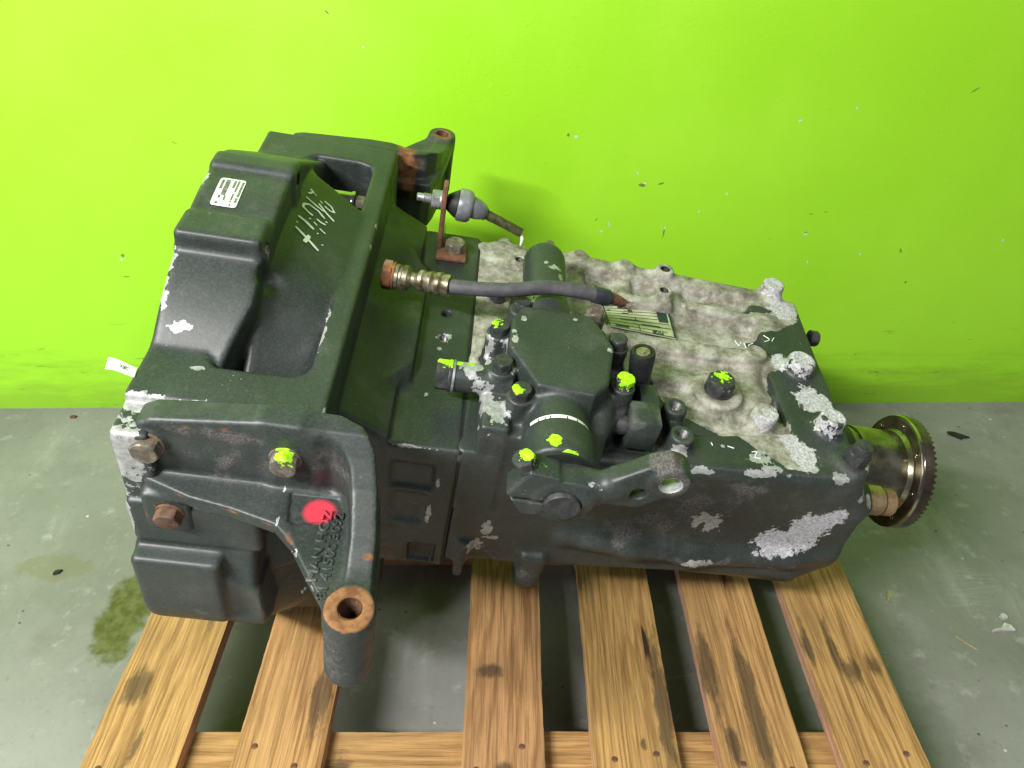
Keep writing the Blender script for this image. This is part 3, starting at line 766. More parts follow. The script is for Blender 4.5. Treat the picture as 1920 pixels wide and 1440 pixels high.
# paper tag sticking out at the clutch face
Vv = []; Ff = []
TA = [Vector((-.0215, -.2225, .2480)), Vector((.001, -.2240, .2425)), Vector((.0030, -.2355, .2425)), Vector((-.0190, -.2365, .2480))]
for j in range(5):
    for i in range(9):
        a, b = i/8, j/4
        p = TA[0]*(1-a)*(1-b)+TA[1]*a*(1-b)+TA[2]*a*b+TA[3]*(1-a)*b
        Vv.append(p+Vector((0, 0, .0012*math.sin(a*5))))
for j in range(4):
    for i in range(8): Ff.append((j*9+i, j*9+i+1, (j+1)*9+i+1, (j+1)*9+i))
tg = part('paper_tag', mesh_np('paper_tag', Vv, Ff), 'paper')
tu = (TA[1]-TA[0]).normalized(); tv = (TA[0]-TA[3]).normalized(); tn = tu.cross(tv).normalized()
for bd, ps in (('N', .0160), ('O', .0120)):
    me = text_mesh(bd, .0045, .0001)
    q = TA[3]*.55+TA[0]*.45+tu*ps
    sgn = 1 if tn.dot(Vector((1, -.5, .5))) > 0 else -1
    me.transform(Matrix(((tv.x, -tu.x, tn.x, q.x), (tv.y, -tu.y, tn.y, q.y), (tv.z, -tu.z, tn.z, q.z+.0008), (0, 0, 0, 1))))
    part('print_letter', me, 'ink_dark', tg)
# steel dowel and nut in the back pocket
pin = part('release_shaft', lathe('release_shaft', (.060, .124, .214), (1, 0, 0), [(0, 0), (.0125, 0), (.0131, .001), (.0131, .060), (.0128, .062), (.0145, .062), (.0148, .064), (.0145, .066), (0, .066)], 40), 'steel_bright', bell_o)
part('shaft_nut', bolt_mesh((.1265, .124, .214), (1, 0, 0), .0085, .011, .0095, rust=.3), 'bolt_bare', bell_o)

# ---- gear case
g = Grid((.280, -.215, -.215), (.775, .215, .182), .0025)
w_ = .1895-(g.X-.285)*.068
prof = poly2(g.X, g.Z, [(.2855, .133), (.655, .133), (.660, .145), (.722, .145), (.757, .09), (.765, -.02), (.735, -.05), (.735, -.200), (.42, -.196), (.2855, -.188)])
side = np.abs(g.Y)-(w_+np.minimum(g.Z+.045, 0)*.78)
case = I(prof+g.Y*0, side+0*g.Z, .010)
# front upper edge rail and back flange
for sgn in (-1, 1):
    for x0, x1 in ((.2855, .45), (.45, .60), (.60, .665)):
        y0 = sgn*(.1895-(x0-.285)*.068-.011); y1 = sgn*(.1895-(x1-.285)*.068-.011)
        case = U(case, g.cap((x0, y0, .134), (x1, y1, .134), .0115), .004)
case = U(case, g.box((.2855, -.188, .05), (.33, .190, .145), .003), .003)
# painted rear flange pad with slanted inner border
case = U(case, g.poly('z', [(.655, .16), (.645, .05), (.652, -.03), (.655, -.10), (.52, -.128), (.50, -.172), (.715, -.160), (.725, -.06), (.722, .015), (.713, .07), (.716, .153)], .10, .1455, .003), .004)
# ribs and beads cast into the top
case = U(case, g.poly('z', [(.39, .192), (.70, .168), (.70, .146), (.39, .165)], .12, .1475, .004), .003)
case = U(case, g.poly('z', [(.565, .128), (.66, .114), (.66, .096), (.565, .110)], .12, .1445, .004), .004)
case = U(case, g.box((.455, .016, .12), (.632, .042, .1435), .005), .004)
case = U(case, g.box((.480, -.040, .12), (.555, -.012, .1415), .005), .004)
case = U(case, g.cap((.552, .13, .128), (.552, .165, .128), .012), .006)
case = U(case, g.cap((.60, -.05, .126), (.645, -.04, .126), .012), .010)
case = U(case, g.cap((.622, -.08, .128), (.636, .02, .128), .012), .008)
case = S(case, g.box((.445, .048, .1280), (.655, .100, .16), .004), .006)
for xx, ya, yb in ((.318, .20, .10), (.42, .19, .115), (.484, .19, .115)):
    case = U(case, g.cap((xx, ya, .134), (xx-.004, yb, .130), .0125), .005)
case = U(case, g.box((.30, .10, .12), (.35, .195, .146), .006), .006)
case = U(case, g.box((.44, .103, .12), (.545, .122, .144), .006), .008)
bos = [(.5375, .170, .0125, .158, 1), (.531, .124, .0115, .156, 1), (.338, .150, .010, .152, 1), (.421, .186, .010, .150, 0), (.485, .178, .010, .150, 0), (.378, .19, .008, .152, 0),
       (.625, -.083, .0145, .158, 0), (.636, .022, .0135, .157, 0), (.689, .166, .0145, .164, 0), (.689, .010, .0165, .165, 0), (.699, -.088, .0145, .168, 0), (.577, -.047, .030, .147, 0),
       (.5145, -.100, .0135, .163, 1), (.5165, -.141, .0135, .163, 1), (.302, -.052, .013, .148, 1)]
for (bx, by, br, bz, hole) in bos:
    case = U(case, g.cyl((bx, by, .09), (bx, by, bz), br*1.25, .002, br), .010)
case = U(case, g.box((.508, -.145, .12), (.522, -.10, .152), .003), .003)
for (bx, by, br, bz, hole) in bos:
    if hole: case = S(case, g.cyl((bx, by, bz-.016), (bx, by, bz+.02), br*.50), .0008)
    else: case = S(case, g.cyl((bx, by, bz-.0012), (bx, by, bz+.02), br*.62), .0015)
# front lower ledge and sump
for a, b in (((.428, -.178, .012), (.50, -.176, .006)), ((.50, -.176, .006), (.575, -.170, -.006)), ((.575, -.170, -.006), (.70, -.156, -.004)), ((.70, -.156, -.004), (.745, -.145, .0))):
    case = U(case, g.cap(a, b, .014), .018)
sump = g.poly('y', [(.44, -.02), (.72, -.03), (.735, -.06), (.728, -.208), (.47, -.205)], -.166, .166, .012)
case = U(case, I(sump, (np.abs(g.Y)-(.165+(g.Z+.052)*.72))*.8, .012), .008)
case = S(case, g.cap((.43, -.21, -.03), (.43, -.20, .05), .016), .014)
case = U(case, g.box((.30, -.194, -.075), (.315, -.16, -.005), .004), .01)
case = U(case, g.box((.375, -.194, -.085), (.405, -.15, -.02), .006), .012)
case = S(case, g.box((.312, -.21, -.09), (.345, -.178, -.032), .004), .006)
# rear bearing retainer and boss for the sensor
case = U(case, g.cyl((.70, 0, 0), (.772, 0, 0), .080, .004), .012)
case = U(case, g.cyl((.73, -.130, .083), (.762, -.130, .083), .020, .003), .014)
case = U(case, g.cyl((.716, -.135, .10), (.716, -.135, .150), .019, .003), .010)
case_me = nets(g, case, 'gear_case')
V = verts_np(case_me)
bp = np.array([(.282, -.07), (.27, .06), (.27, .25), (.44, .25), (.60, .24), (.73, .19), (.716, .11), (.6795, .083), (.640, .071), (.648, .047), (.664, .012), (.682, .014), (.651, -.002), (.645, -.058), (.657, -.09), (.652, -.13), (.675, -.15),
               (.665, -.158), (.637, -.156), (.612, -.137), (.587, -.114), (.542, -.09), (.5165, -.068), (.4955, -.03), (.42, -.03), (.33, -.05)])
d = poly2(V[:, 0], V[:, 1], bp)
bare = np.where(V[:, 2] > .10, np.clip(.5-d/.022, 0, 1), 0)*np.where(V[:, 1] < -.135, np.clip((V[:, 2]-.136)/.004, 0, 1), 1)
bare = np.maximum(bare, np.where((V[:, 1] > .14) & (V[:, 0] < .70), .8, 0))
paintback = blobs(V, [((.66, .125, .14), (.03, .010, .03)), ((.595, .125, .14), (.022, .008, .03))])
bare = np.where(paintback > .62, 0, bare)
cor = blobs(V, [((.694, -.040, .146), (.020, .022, .02)), ((.708, -.046, .146), (.012, .018, .02)), ((.700, -.086, .158), (.020, .019, .016)), ((.689, .012, .158), (.019, .021, .016)), ((.670, .020, .146), (.012, .016, .02)),
                ((.700, -.168, .050), (.026, .03, .034)), ((.674, -.168, .028), (.030, .03, .024)), ((.722, -.165, .078), (.013, .03, .018)), ((.690, .166, .155), (.017, .02, .02)), ((.70, .13, .145), (.02, .02, .02)),
                ((.660, -.135, .146), (.016, .022, .01)), ((.650, -.115, .146), (.010, .02, .01)), ((.627, -.09, .15), (.018, .018, .012))])
wear = blobs(V, [((.574, -.175, .062), (.018, .02, .010)), ((.584, -.175, .050), (.010, .02, .014)), ((.565, -.175, .05), (.006, .02, .01)), ((.580, -.18, -.004), (.018, .02, .006)),
                 ((.54, -.172, .142), (.014, .006, .004)), ((.60, -.166, .142), (.012, .005, .005)), ((.615, -.160, .144), (.010, .008, .005)), ((.633, -.158, .142), (.014, .006, .005)), ((.608, -.145, .147), (.014, .010, .006)),
                 ((.568, -.135, .147), (.004, .003, .005)), ((.329, -.19, .018), (.006, .01, .013)), ((.320, -.19, -.012), (.012, .01, .010)), ((.338, -.19, .002), (.008, .01, .004)),
                 ((.514, -.156, .150), (.010, .006, .012)), ((.535, -.11, .15), (.012, .008, .006)), ((.695, -.158, .143), (.009, .006, .008)), ((.735, -.150, .115), (.004, .01, .012)), ((.755, -.148, .10), (.004, .01, .012)),
                 ((.47, -.185, -.005), (.012, .01, .004)), ((.62, -.17, -.02), (.03, .01, .003)), ((.68, -.165, -.022), (.03, .01, .003)), ((.53, -.178, -.01), (.012, .01, .006)), ((.729, -.14, .145), (.004, .012, .010))])
dirt = blobs(V, [((.555, -.175, .090), (.07, .04, .04)), ((.52, -.175, .05), (.06, .04, .04)), ((.60, -.17, .12), (.04, .03, .02)), ((.48, -.18, .03), (.06, .04, .03)), ((.60, -.17, -.01), (.10, .03, .02)), ((.495, -.12, .13), (.03, .04, .02)),
                 ((.36, -.19, -.05), (.06, .03, .03))])
set_attr(case_me, bare=bare, corrosion=cor, wear=wear, dirt=dirt*.72)
case_o = part('gear_case', case_me)
cbvh = BVHTree.FromPolygons([tuple(v) for v in V], [tuple(p.vertices) for p in case_me.polygons])
def cdrop(x, y):
    h = cbvh.ray_cast(Vector((x, y, .3)), Vector((0, 0, -1)))[0]; return h.z if h is not None else .14
for (bx, by, br, bz, hole) in bos:
    if hole: part('threaded_hole', lathe('threaded_hole', (bx, by, bz-.0005), (0, 0, 1), sum([[(br*.5, -i*.0018), (br*.42, -i*.0018-.0009)] for i in range(8)], [])+[(0, -.0148)], 24), 'thread' if by < -.06 else 'hole', case_o)
# chalk marks
for pts in ([(.628, .073), (.632, .064), (.636, .072)], [(.640, .071), (.641, .060)], [(.652, .072), (.645, .067), (.651, .060)], [(.659, .07), (.665, .062), (.658, .058)], [(.672, .067), (.668, .06)],
            [(.600, -.138), (.606, -.137), (.602, -.145), (.608, -.146)], [(.555, -.132), (.556, -.136)], [(.573, -.134), (.580, -.136)]):
    P = [Vector((x, y, cdrop(x, y)+.0006)) for x, y in pts]
    part('chalk_mark', tube('chalk_mark', P, .0006, 6, True, 4), 'white_paint', case_o)

# ---- seam gasket between bell housing and case
bm = bmesh.new()
f_ = bm.faces.new([bm.verts.new((.2842, y, z)) for y, z in ((-.1885, .1435), (-.1885, -.055), (-.104, -.178), (.104, -.178), (.19, -.055), (.19, .1435))])
r_ = bmesh.ops.extrude_face_region(bm, geom=[f_])
for v in [q for q in r_['geom'] if isinstance(q, bmesh.types.BMVert)]: v.co.x += .0024
bmesh.ops.recalc_face_normals(bm, faces=bm.faces)
me = bpy.data.meshes.new('gasket'); bm.to_mesh(me); bm.free()
part('gasket', me, 'hole')

# ---- nameplate
def NPp(u, v, off=.0):     # plate corners measured on the case top
    a = Vector((.4504, .0985, 0)); b = Vector((.5405, .1170, 0)); c = Vector((.5440, .0525, 0)); d = Vector((.4580, .0600, 0))
    p = a*(1-u)*(1-v)+b*u*(1-v)+c*u*v+d*(1-u)*v
    return Vector((p.x, p.y, .1345+off))
def np_quad(u0, u1, v0, v1, off, bm):
    bm.faces.new([bm.verts.new(NPp(u, v, off)) for u, v in ((u0, v1), (u1, v1), (u1, v0), (u0, v0))])
bm = bmesh.new(); np_quad(0, 1, 0, 1, .0, bm)
r_ = bmesh.ops.extrude_face_region(bm, geom=bm.faces[:])
for v in [q for q in r_['geom'] if isinstance(q, bmesh.types.BMVert)]: v.co.z -= .0015
bmesh.ops.recalc_face_normals(bm, faces=bm.faces)
me = bpy.data.meshes.new('nameplate'); bm.to_mesh(me); bm.free()
plate = part('nameplate', me, 'plate')
bm = bmesh.new()
for v in (.13, .25, .36, .47, .60, .735, .86): np_quad(.02, .82 if v < .5 else .96, v-.010, v+.010, .0004, bm)
for (u0, u1, v0, v1) in ((.0, 1., .0, .025), (.0, 1., .975, 1.), (.0, .02, 0, 1), (.975, 1., 0, 1), (.80, .95, .12, .55), (.22, .30, .05, .12), (.36, .43, .17, .29), (.26, .36, .31, .37), (.70, .80, .05, .12), (.2, .5, .57, .615), (.52, .8, .70, .75),
                         (.10, .30, .87, .95), (.66, .82, .86, .97), (.44, .455, .47, .6), (.46, .475, .73, .97), (.05, .1, .20, .24)):
    np_quad(u0, u1, v0, v1, .0005, bm)
me = bpy.data.meshes.new('nameplate_print'); bm.to_mesh(me); bm.free()
part('nameplate_print', me, 'plate_ink', plate)
ZT = text_mesh('ZF', .009, .00005)
ZT.transform(Matrix.Translation(NPp(.70, .95, .0009))@Matrix.Rotation(R(-6), 4, 'Z')); part('nameplate_letters', ZT, 'plate', plate)
for (u, v, rr) in ((.925, .90, .0042), (.89, .08, .0038)):
    part('rivet', lathe('rivet', NPp(u, v, .0004), (0, 0, 1), [(rr, 0), (rr, .0006), (rr*.6, .0007), (rr*.55, .0012), (rr*.3, .0016), (0, .0017)], 20), 'plate', plate)
# ---- mounting brackets (front one faces the camera, back one mirrors it)
def bracket(sgn):
    g = Grid((.004, -.432, .080), (.245, -.240, .268), .0018)
    plate = g.poly('y', [(.018, .160), (.160, .160), (.168, .20), (.162, .246), (.150, .2545), (.12, .255), (.03, .243), (.018, .236)], -.281, -.2555, .004)
    shelf = g.poly('z', [(.012, -.262), (.0195, -.290), (.061, -.305), (.097, -.3115), (.136, -.322), (.153, -.338), (.172, -.366), (.191, -.392), (.1935, -.404),
                         (.2105, -.412), (.2275, -.404), (.2275, -.37), (.224, -.33), (.219, -.29), (.207, -.252), (.14, -.250)], .1645, .1795, .0025)
    b0 = shelf
    b0 = S(b0, g.poly('z', [(.142, -.287), (.185, -.287), (.192, -.307), (.152, -.319), (.146, -.316)], .1772, .25), .003)
    # curved web with a broad rounded top, falling towards the eye
    path = [(.130, -.2700), (.160, -.2690), (.178, -.2695), (.192, -.2755), (.2015, -.2880), (.2065, -.306), (.2110, -.335), (.2130, -.372)]
    D = None
    for a, c in zip(path[:-1], path[1:]):
        e = np.array(c)-np.array(a); wx = g.X-a[0]; wy = g.Y-a[1]
        t = np.clip((wx*e[0]+wy*e[1])/float(e@e), 0, 1)
        q = np.sqrt((wx-t*e[0])**2+(wy-t*e[1])**2); D = q if D is None else np.minimum(D, q)
    yy = np.array([-.385, -.36, -.335, -.306, -.288, -.275, -.25]); zz = np.array([.181, .187, .198, .219, .236, .250, .256])
    zt = np.interp(g.Y.ravel(), yy, zz).astype(np.float32)[None, :, None]
    web = I(I(D-.0108+0*g.Z, (g.Z-zt)*.85, .0025), -(g.Z-.160))
    b = U(U(plate, web, .010), b0, .006)
    # stiffener under the shelf
    b = U(b, I(I(D-.006+0*g.Z, -(g.Z-(.095+(g.Y+.40)*-.02))), g.Z-.17), .008)
    b = U(b, g.cyl((.2105, -.394, .092), (.2105, -.394, .1865), .0200, .002), .007)
    b = U(b, g.box((.016, -.300, .118), (.058, -.255, .168), .006), .006)
    b = U(b, g.cyl((.0275, -.262, .216), (.0275, -.2835, .216), .0145, .001), .003)
    b = U(b, g.cyl((.138, -.262, .219), (.138, -.2835, .219), .0145, .001), .003)
    b = S(b, g.cyl((.2105, -.394, .08), (.2105, -.394, .20), .0090), .0012)
    me = nets(g, b, 'mounting_bracket')
    V = verts_np(me)
    if sgn > 0:
        rust = blobs(V, [((.17, -.262, .225), (.016, .02, .06)), ((.2105, -.394, .186), (.0165, .0165, .008)), ((.18, -.255, .19), (.012, .02, .05))])
        set_attr(me, rust=rust*.95, dirt=blobs(V, [((.19, -.26, .2), (.03, .03, .05))])*.6)
    else:
        r1 = np.sqrt((V[:, 0]-.2105)**2+(V[:, 1]+.394)**2)
        ring = np.where((V[:, 2] > .1835) & (r1 < .024), np.clip(1.05-np.abs(r1-.0125)/.0075*.5, 0, 1), 0)
        ring = np.where((r1 < .0100) & (V[:, 2] < .1864), .9, ring)
        rust = blobs(V, [((.045, -.302, .176), (.035, .003, .003)), ((.09, -.312, .176), (.035, .003, .003)), ((.125, -.321, .176), (.025, .003, .003)), ((.02, -.290, .176), (.008, .005, .004)), ((.150, -.337, .178), (.006, .012, .003)),
                         ((.2185, -.300, .20), (.003, .004, .006)), ((.2185, -.291, .208), (.002, .003, .004)), ((.2165, -.350, .190), (.008, .004, .004)),
                         ((.06, -.283, .24), (.01, .004, .005)), ((.09, -.283, .242), (.012, .004, .005)), ((.018, -.30, .145), (.005, .006, .02)), ((.041, -.283, .205), (.008, .003, .012)), ((.04, -.30, .125), (.02, .004, .01))])*.74
        red = np.clip(1.15-np.sqrt((V[:, 0]-.1695)**2+((V[:, 1]+.3035)*1.05)**2)/.0205, 0, 1)*(V[:, 2] < .19)*(V[:, 2] > .165)
        wear = blobs(V, [((.1375, -.318, .18), (.0015, .006, .004)), ((.136, -.282, .18), (.0015, .010, .004)), ((.158, -.345, .177), (.003, .010, .006)), ((.2075, -.40, .13), (.008, .006, .012)), ((.178, -.377, .176), (.002, .014, .004))])
        set_attr(me, rust=np.maximum(rust, ring), red=red, wear=wear*.8, dirt=blobs(V, [((.09, -.281, .20), (.09, .012, .03)), ((.08, -.281, .235), (.07, .01, .012)), ((.2105, -.40, .13), (.03, .03, .05)), ((.17, -.29, .21), (.04, .02, .03))])*.66)
    if sgn > 0:
        V[:, 1] *= -1; V[:, 2] = np.where(V[:, 2] > .19, .19+(V[:, 2]-.19)*.45, V[:, 2])
        me.vertices.foreach_set('co', np.ascontiguousarray(V).ravel()); me.flip_normals(); me.update()
    return me
br = part('mounting_bracket', bracket(-1), label='curved front mounting bracket with red paint dot and cast letters')
back_br = part('mounting_bracket', bracket(1), label='rusty back mounting bracket with a raised eye')
part('eye_bushing', lathe('eye_bushing', (.2105, -.394, .1868), (0, 0, 1), [(.0090, 0), (.0088, -.02), (.0086, -.05), (0, -.055)], 28), 'rustb', br)
part('eye_bushing', lathe('eye_bushing', (.2105, .394, .1868), (0, 0, 1), [(.0090, 0), (.0088, -.02), (.0086, -.05), (0, -.055)], 28), 'rustb', back_br)
for body, x, y, ln in (('MAN HOZ', .1800, -.3715, .070), ('81 41500 3092', .1900, -.386, .083)):
    me = text_mesh(body, .0112, .0008)
    vx = verts_np(me)
    s_ = ln/vx[:, 0].max()
    me.transform(Matrix.Translation((x, y, .1795))@Matrix.Rotation(math.pi/2, 4, 'Z')@Matrix.Diagonal((s_, 1, 1, 1)))
    o = part('cast_letters', me, 'paint', br)
    V = verts_np(me)
    set_attr(me, red=np.clip(1.15-np.sqrt((V[:, 0]-.1695)**2+((V[:, 1]+.3035)*1.05)**2)/.0205, 0, 1))
for p in ((.1565, -.345), (.1735, -.377), (.172, -.380)):
    part('casting_pip', lathe('casting_pip', (p[0], p[1], .1785), (0, 0, 1), [(.0016, 0), (.0014, .001), (.0007, .0017), (0, .0018)], 12), 'paint', br)
part('bolt', bolt_mesh((.0275, -.283, .216), (0, -1, 0), .0108, .010, .0138, .3, rust=.42), 'bolt_bare', br, 'rusty unmarked bolt')
part('bolt', bolt_mesh((.138, -.283, .219), (0, -1, 0), .0108, .010, .0138, .6, neon=((0, .3, .9), .0072), rust=.36), 'bolt_bare', br, 'rusty bolt with a neon paint mark')
part('bolt', bolt_mesh((.0405, -.2985, .147), (0, -1, -.12), .0105, .010, .0125, .1, rust=.45), 'rustb', br, 'brown rusted lower bolt')

# ---- selector housing on the case top
g = Grid((.262, -.262, .125), (.475, .145, .232), .0018)
cover = [(.335, -.027), (.413, -.029), (.434, -.077), (.424, -.136), (.4085, -.1555), (.3515, -.150), (.320, -.095), (.323, -.050)]
sel = g.poly('z', cover, .13, .2145, .004)
fl = g.poly('z', [(.318, .002), (.438, .004), (.458, -.05), (.455, -.128), (.43, -.16), (.345, -.185), (.300, -.187), (.299, -.06)], .13, .172, .004)
sel = U(sel, fl, .006)
sb = [(.335, -.013, .0135, .198), (.418, -.011, .0135, .198), (.3115, -.0615, .0135, .200), (.3165, -.118, .0140, .201), (.3365, -.1525, .0140, .199), (.4450, -.1150, .0130, .197), (.4420, -.0560, .0130, .200)]
for (x, y, r, z) in sb: sel = U(sel, g.cyl((x, y, .13), (x, y, z), r, .002), .008)
sel = U(sel, g.box((.300, -.186, .13), (.330, -.10, .182), .005), .006)
# plunger barrel to the back, shift-shaft barrel to the front, plug barrel to the left
sel = U(sel, g.cap((.3645, -.03, .1845), (.3645, .100, .1845), .0262), .006)
sel = U(sel, I(g.cyl((.3645, -.06, .180), (.3645, .012, .180), .030, .006), -(g.Z-.14)), .004)
sel = U(sel, g.cyl((.378, -.10, .176), (.377, -.196, .176), .0325, .004), .008)
sel = U(sel, g.cyl((.377, -.188, .178), (.3765, -.233, .179), .0365, .006), .0)
sel = U(sel, g.cyl((.266, -.121, .183), (.33, -.121, .183), .0158, .002), .004)
sel = U(sel, g.cap((.428, -.13, .178), (.408, -.222, .150), .010), .012)
sel = S(sel, g.box((.345, -.215, .126), (.41, -.187, .136), .002), .002)
sel_me = nets(g, sel, 'selector_housing')
V = verts_np(sel_me)
wear = blobs(V, [((.303, -.085, .19), (.006, .022, .022)), ((.318, -.085, .198), (.006, .016, .008)), ((.304, -.145, .180), (.008, .025, .014)), ((.316, -.162, .180), (.012, .018, .008)), ((.327, -.083, .206), (.004, .018, .012)), ((.285, -.120, .195), (.012, .012, .008)),
                 ((.278, -.112, .19), (.008, .010, .012)), ((.295, -.128, .185), (.010, .010, .012)), ((.336, -.050, .214), (.003, .004, .006)), ((.392, -.040, .214), (.0025, .002, .006)), ((.372, .060, .208), (.007, .005, .006)), ((.362, .066, .209), (.003, .003, .006)),
                 ((.38, .045, .207), (.003, .010, .008)), ((.428, -.083, .212), (.004, .004, .006)), ((.345, .0, .20), (.010, .008, .012)), ((.328, -.135, .206), (.004, .018, .008)), ((.31, -.175, .172), (.010, .010, .006))])
neon = blobs(V, [((.368, -.219, .214), (.006, .008, .008)), ((.380, -.233, .211), (.010, .004, .006)), ((.270, -.112, .198), (.008, .012, .008)), ((.284, -.110, .198), (.006, .010, .006))])
set_attr(sel_me, wear=wear, neon=neon, dirt=blobs(V, [((.44, -.10, .16), (.03, .05, .03)), ((.40, -.18, .15), (.05, .05, .02))])*.55)
sel_o = part('selector_housing', sel_me)
NE = {0: None, 1: None, 2: ((-.7, .3, .8), .0085), 3: None, 4: ((-.5, -.3, .7), .0075), 5: ((.2, -.2, .7), .0135), 6: None}
for i, (x, y, r, z) in enumerate(sb):
    hs = .0092
    part('bolt', bolt_mesh((x, y, z-.0005), (.02*(i % 3-1), 0, 1), hs, .0095, .0106, .4*i, neon=NE[i], rust=.42 if i == 1 else .12, wear=.28 if i in (0, 1) else .1), 'bolt_bare' if i == 1 else 'bolt', sel_o)
plug = part('plug', bolt_mesh((.2665, -.121, .183), (-1, 0, 0), .0150, .0125, .0168, .2, neon=((.5, .4, 1.0), .0105), wear=.15), 'bolt', sel_o)
part('sealing_ring', lathe('sealing_ring', (.2700, -.121, .183), (-1, 0, 0), [(.0160, 0), (.0172, .0004), (.0172, .0026), (.0160, .003)], 36), 'zinc', sel_o)
# white graduated ring on the shaft barrel
Vv = []; Ff = []; nA = 40
for i in range(nA+1):
    th = R(28+124*i/nA)
    for yv in (-.1815, -.1872): Vv.append((.377+.0333*math.cos(th), yv, .176+.0333*math.sin(th)))
for i in range(nA): Ff.append((2*i, 2*i+1, 2*i+3, 2*i+2))
ringo = part('graduated_ring', mesh_np('graduated_ring', Vv, Ff), 'paper', sel_o)
for i in (6, 12, 18, 27, 30, 34):
    th = R(28+124*i/nA); c_ = Vector((.377+.0336*math.cos(th), -.1845, .176+.0336*math.sin(th)))
    tt = Vector((-math.sin(th), 0, math.cos(th)))
    q = [c_+tt*.0005*a+Vector((0, b*.0016, 0)) for a, b in ((-1, -1), (1, -1), (1, 1), (-1, 1))]
    part('graduation', mesh_np('graduation', q, [(0, 1, 2, 3)], False), 'ink_dark', sel_o)
# breather switch, side block and pipe
sw = part('switch', lathe('switch', (.479, -.070, .140), (-.16, .05, 1), [(0, 0), (.017, 0), (.017, .006), (.0125, .008), (.0115, .014), (.0118, .022), (.0135, .05), (.0140, .064), (.0128, .067), (.0095, .0672), (.009, .0655), (0, .0655)], 32), 'rubber_dark', sel_o)
part('switch_plug', lathe('switch_plug', (.4688, -.0668, .2040), (-.16, .05, 1), [(.0085, 0), (.0080, .0016), (.004, .0018), (.0035, .003), (0, .0032)], 20), 'zincy', sel_o)
blk = part('lock_block', box_mesh('lock_block', (.456, -.152, .140), (.4885, -.118, .1815), .003), 'paint', sel_o)
part('lock_pin', lathe('lock_pin', (.435, -.136, .160), (1, 0, 0), [(0, 0), (.011, 0), (.011, .03), (0, .03)], 24), 'bolt', sel_o)
part('lock_arm', box_mesh('lock_arm', (.470, -.120, .142), (.492, -.084, .176), .004), 'paint', sel_o)

# ---- shift lever on the end of the selector shaft
g = Grid((.312, -.292, .095), (.512, -.232, .262), .0014)
hub = g.cyl((.381, -.250, .166), (.381, -.276, .166), .029, .003)
lev = U(hub, g.poly('y', [(.328, .170), (.345, .203), (.372, .198), (.385, .186), (.36, .142), (.345, .143)], -.276, -.250, .003), .004)
lev = U(lev, g.cap((.395, -.262, .176), (.428, -.262, .188), .014, .0125), .016)
lev = U(lev, g.poly('y', [(.415, .172), (.428, .166), (.452, .166), (.484, .195), (.484, .218), (.468, .232), (.45, .226), (.42, .200)], -.272, -.252, .004), .010)
lev = U(lev, g.cyl((.470, -.250, .2095), (.470, -.276, .2095), .0195, .003), .004)
lev = S(lev, g.cyl((.470, -.24, .2095), (.470, -.29, .2095), .0098), .0015)
lev = S(lev, g.cyl((.4465, -.24, .1875), (.4465, -.29, .1875), .0074), .0015)
lev = S(lev, g.box((.310, -.29, .1625), (.372, -.24, .1665), .0))
lev = S(lev, g.cyl((.381, -.24, .166), (.381, -.30, .166), .0175), .001)
lev_me = nets(g, lev, 'shift_lever'); V = verts_np(lev_me)
r2 = np.sqrt((V[:, 0]-.470)**2+(V[:, 2]-.2095)**2)
set_attr(lev_me, wear=np.maximum(np.where((r2 < .0112) & (V[:, 1] < -.252), .8, 0), blobs(V, [((.40, -.272, .19), (.012, .004, .004))])*.8), dirt=blobs(V, [((.46, -.262, .23), (.03, .02, .008)), ((.47, -.277, .21), (.02, .003, .02))])*.8,
         neon=blobs(V, [((.360, -.262, .204), (.009, .006, .004))]), rust=blobs(V, [((.478, -.258, .229), (.006, .006, .003))])*.8)
LT = Matrix.Translation((0, .014, .0095)); lev_me.transform(LT)
lev_o = part('shift_lever', lev_me)
part('shaft_end', lathe('shaft_end', (.3795, -.222, .1760), (.02, -1, 0), [(.0172, 0), (.0172, .0445), (.0164, .0460), (0, .0462)], 40), 'bolt', lev_o)
part('clamp_bolt', bolt_mesh((.3415, -.249, .2080), (-.45, -.1, 1), .0098, .010, .0112, .3, neon=((.4, .3, .6), .0085), wear=.2), 'bolt', lev_o)
part('barrel_seal', lathe('barrel_seal', (.3765, -.2325, .179), (0, -1, 0), [(.034, 0), (.034, .003), (.025, .006), (.0170, .0075)], 40), 'rubber_dark', sel_o)

# ---- filler plug and loose screws on the case
part('filler_plug', bolt_mesh((.577, -.047, .1465), (0, 0, 1), .0148, .0155, .0168, .15, neon=((-.15, .35, .55), (.012, .012, .008)), rust=.25, wear=.28), 'bolt', case_o)
part('bolt', bolt_mesh((.7165, -.135, .1495), (0, 0, 1), .0118, .014, .0136, .2, wear=.18), 'bolt', case_o)
part('bolt_cap', lathe('bolt_cap', (.7165, -.135, .164), (0, 0, 1), [(.0100, 0), (.0100, .010), (.0092, .0115), (0, .0118)], 28), 'bolt', case_o)
part('bolt', bolt_mesh((.312, .066, .147), (.1, 0, 1), .0088, .008, .0105, .2, neon=((0, .4, .7), .010)), 'bolt', case_o)
part('bolt', bolt_mesh((.345, .038, .145), (0, 0, 1), .0080, .008, .0095, .5, rust=.2), 'bolt_bare', case_o)
part('socket_plug', lathe('socket_plug', (.302, -.052, .1475), (0, 0, 1), [(.0105, 0), (.0100, .0012), (.0062, .0014), (.0058, -.004), (0, -.0045)], 24), 'zincy', case_o)
part('bolt', bolt_mesh((.378, .19, .150), (0, .15, 1), .0062, .007, .0072, .1, rust=.3), 'bolt_bare', case_o)
part('rear_cap', lathe('rear_cap', (.735, -.048, .118), (.3, 0, 1), [(.0045, 0), (.0045, .008), (.004, .009), (0, .0092)], 20), 'orange', case_o)
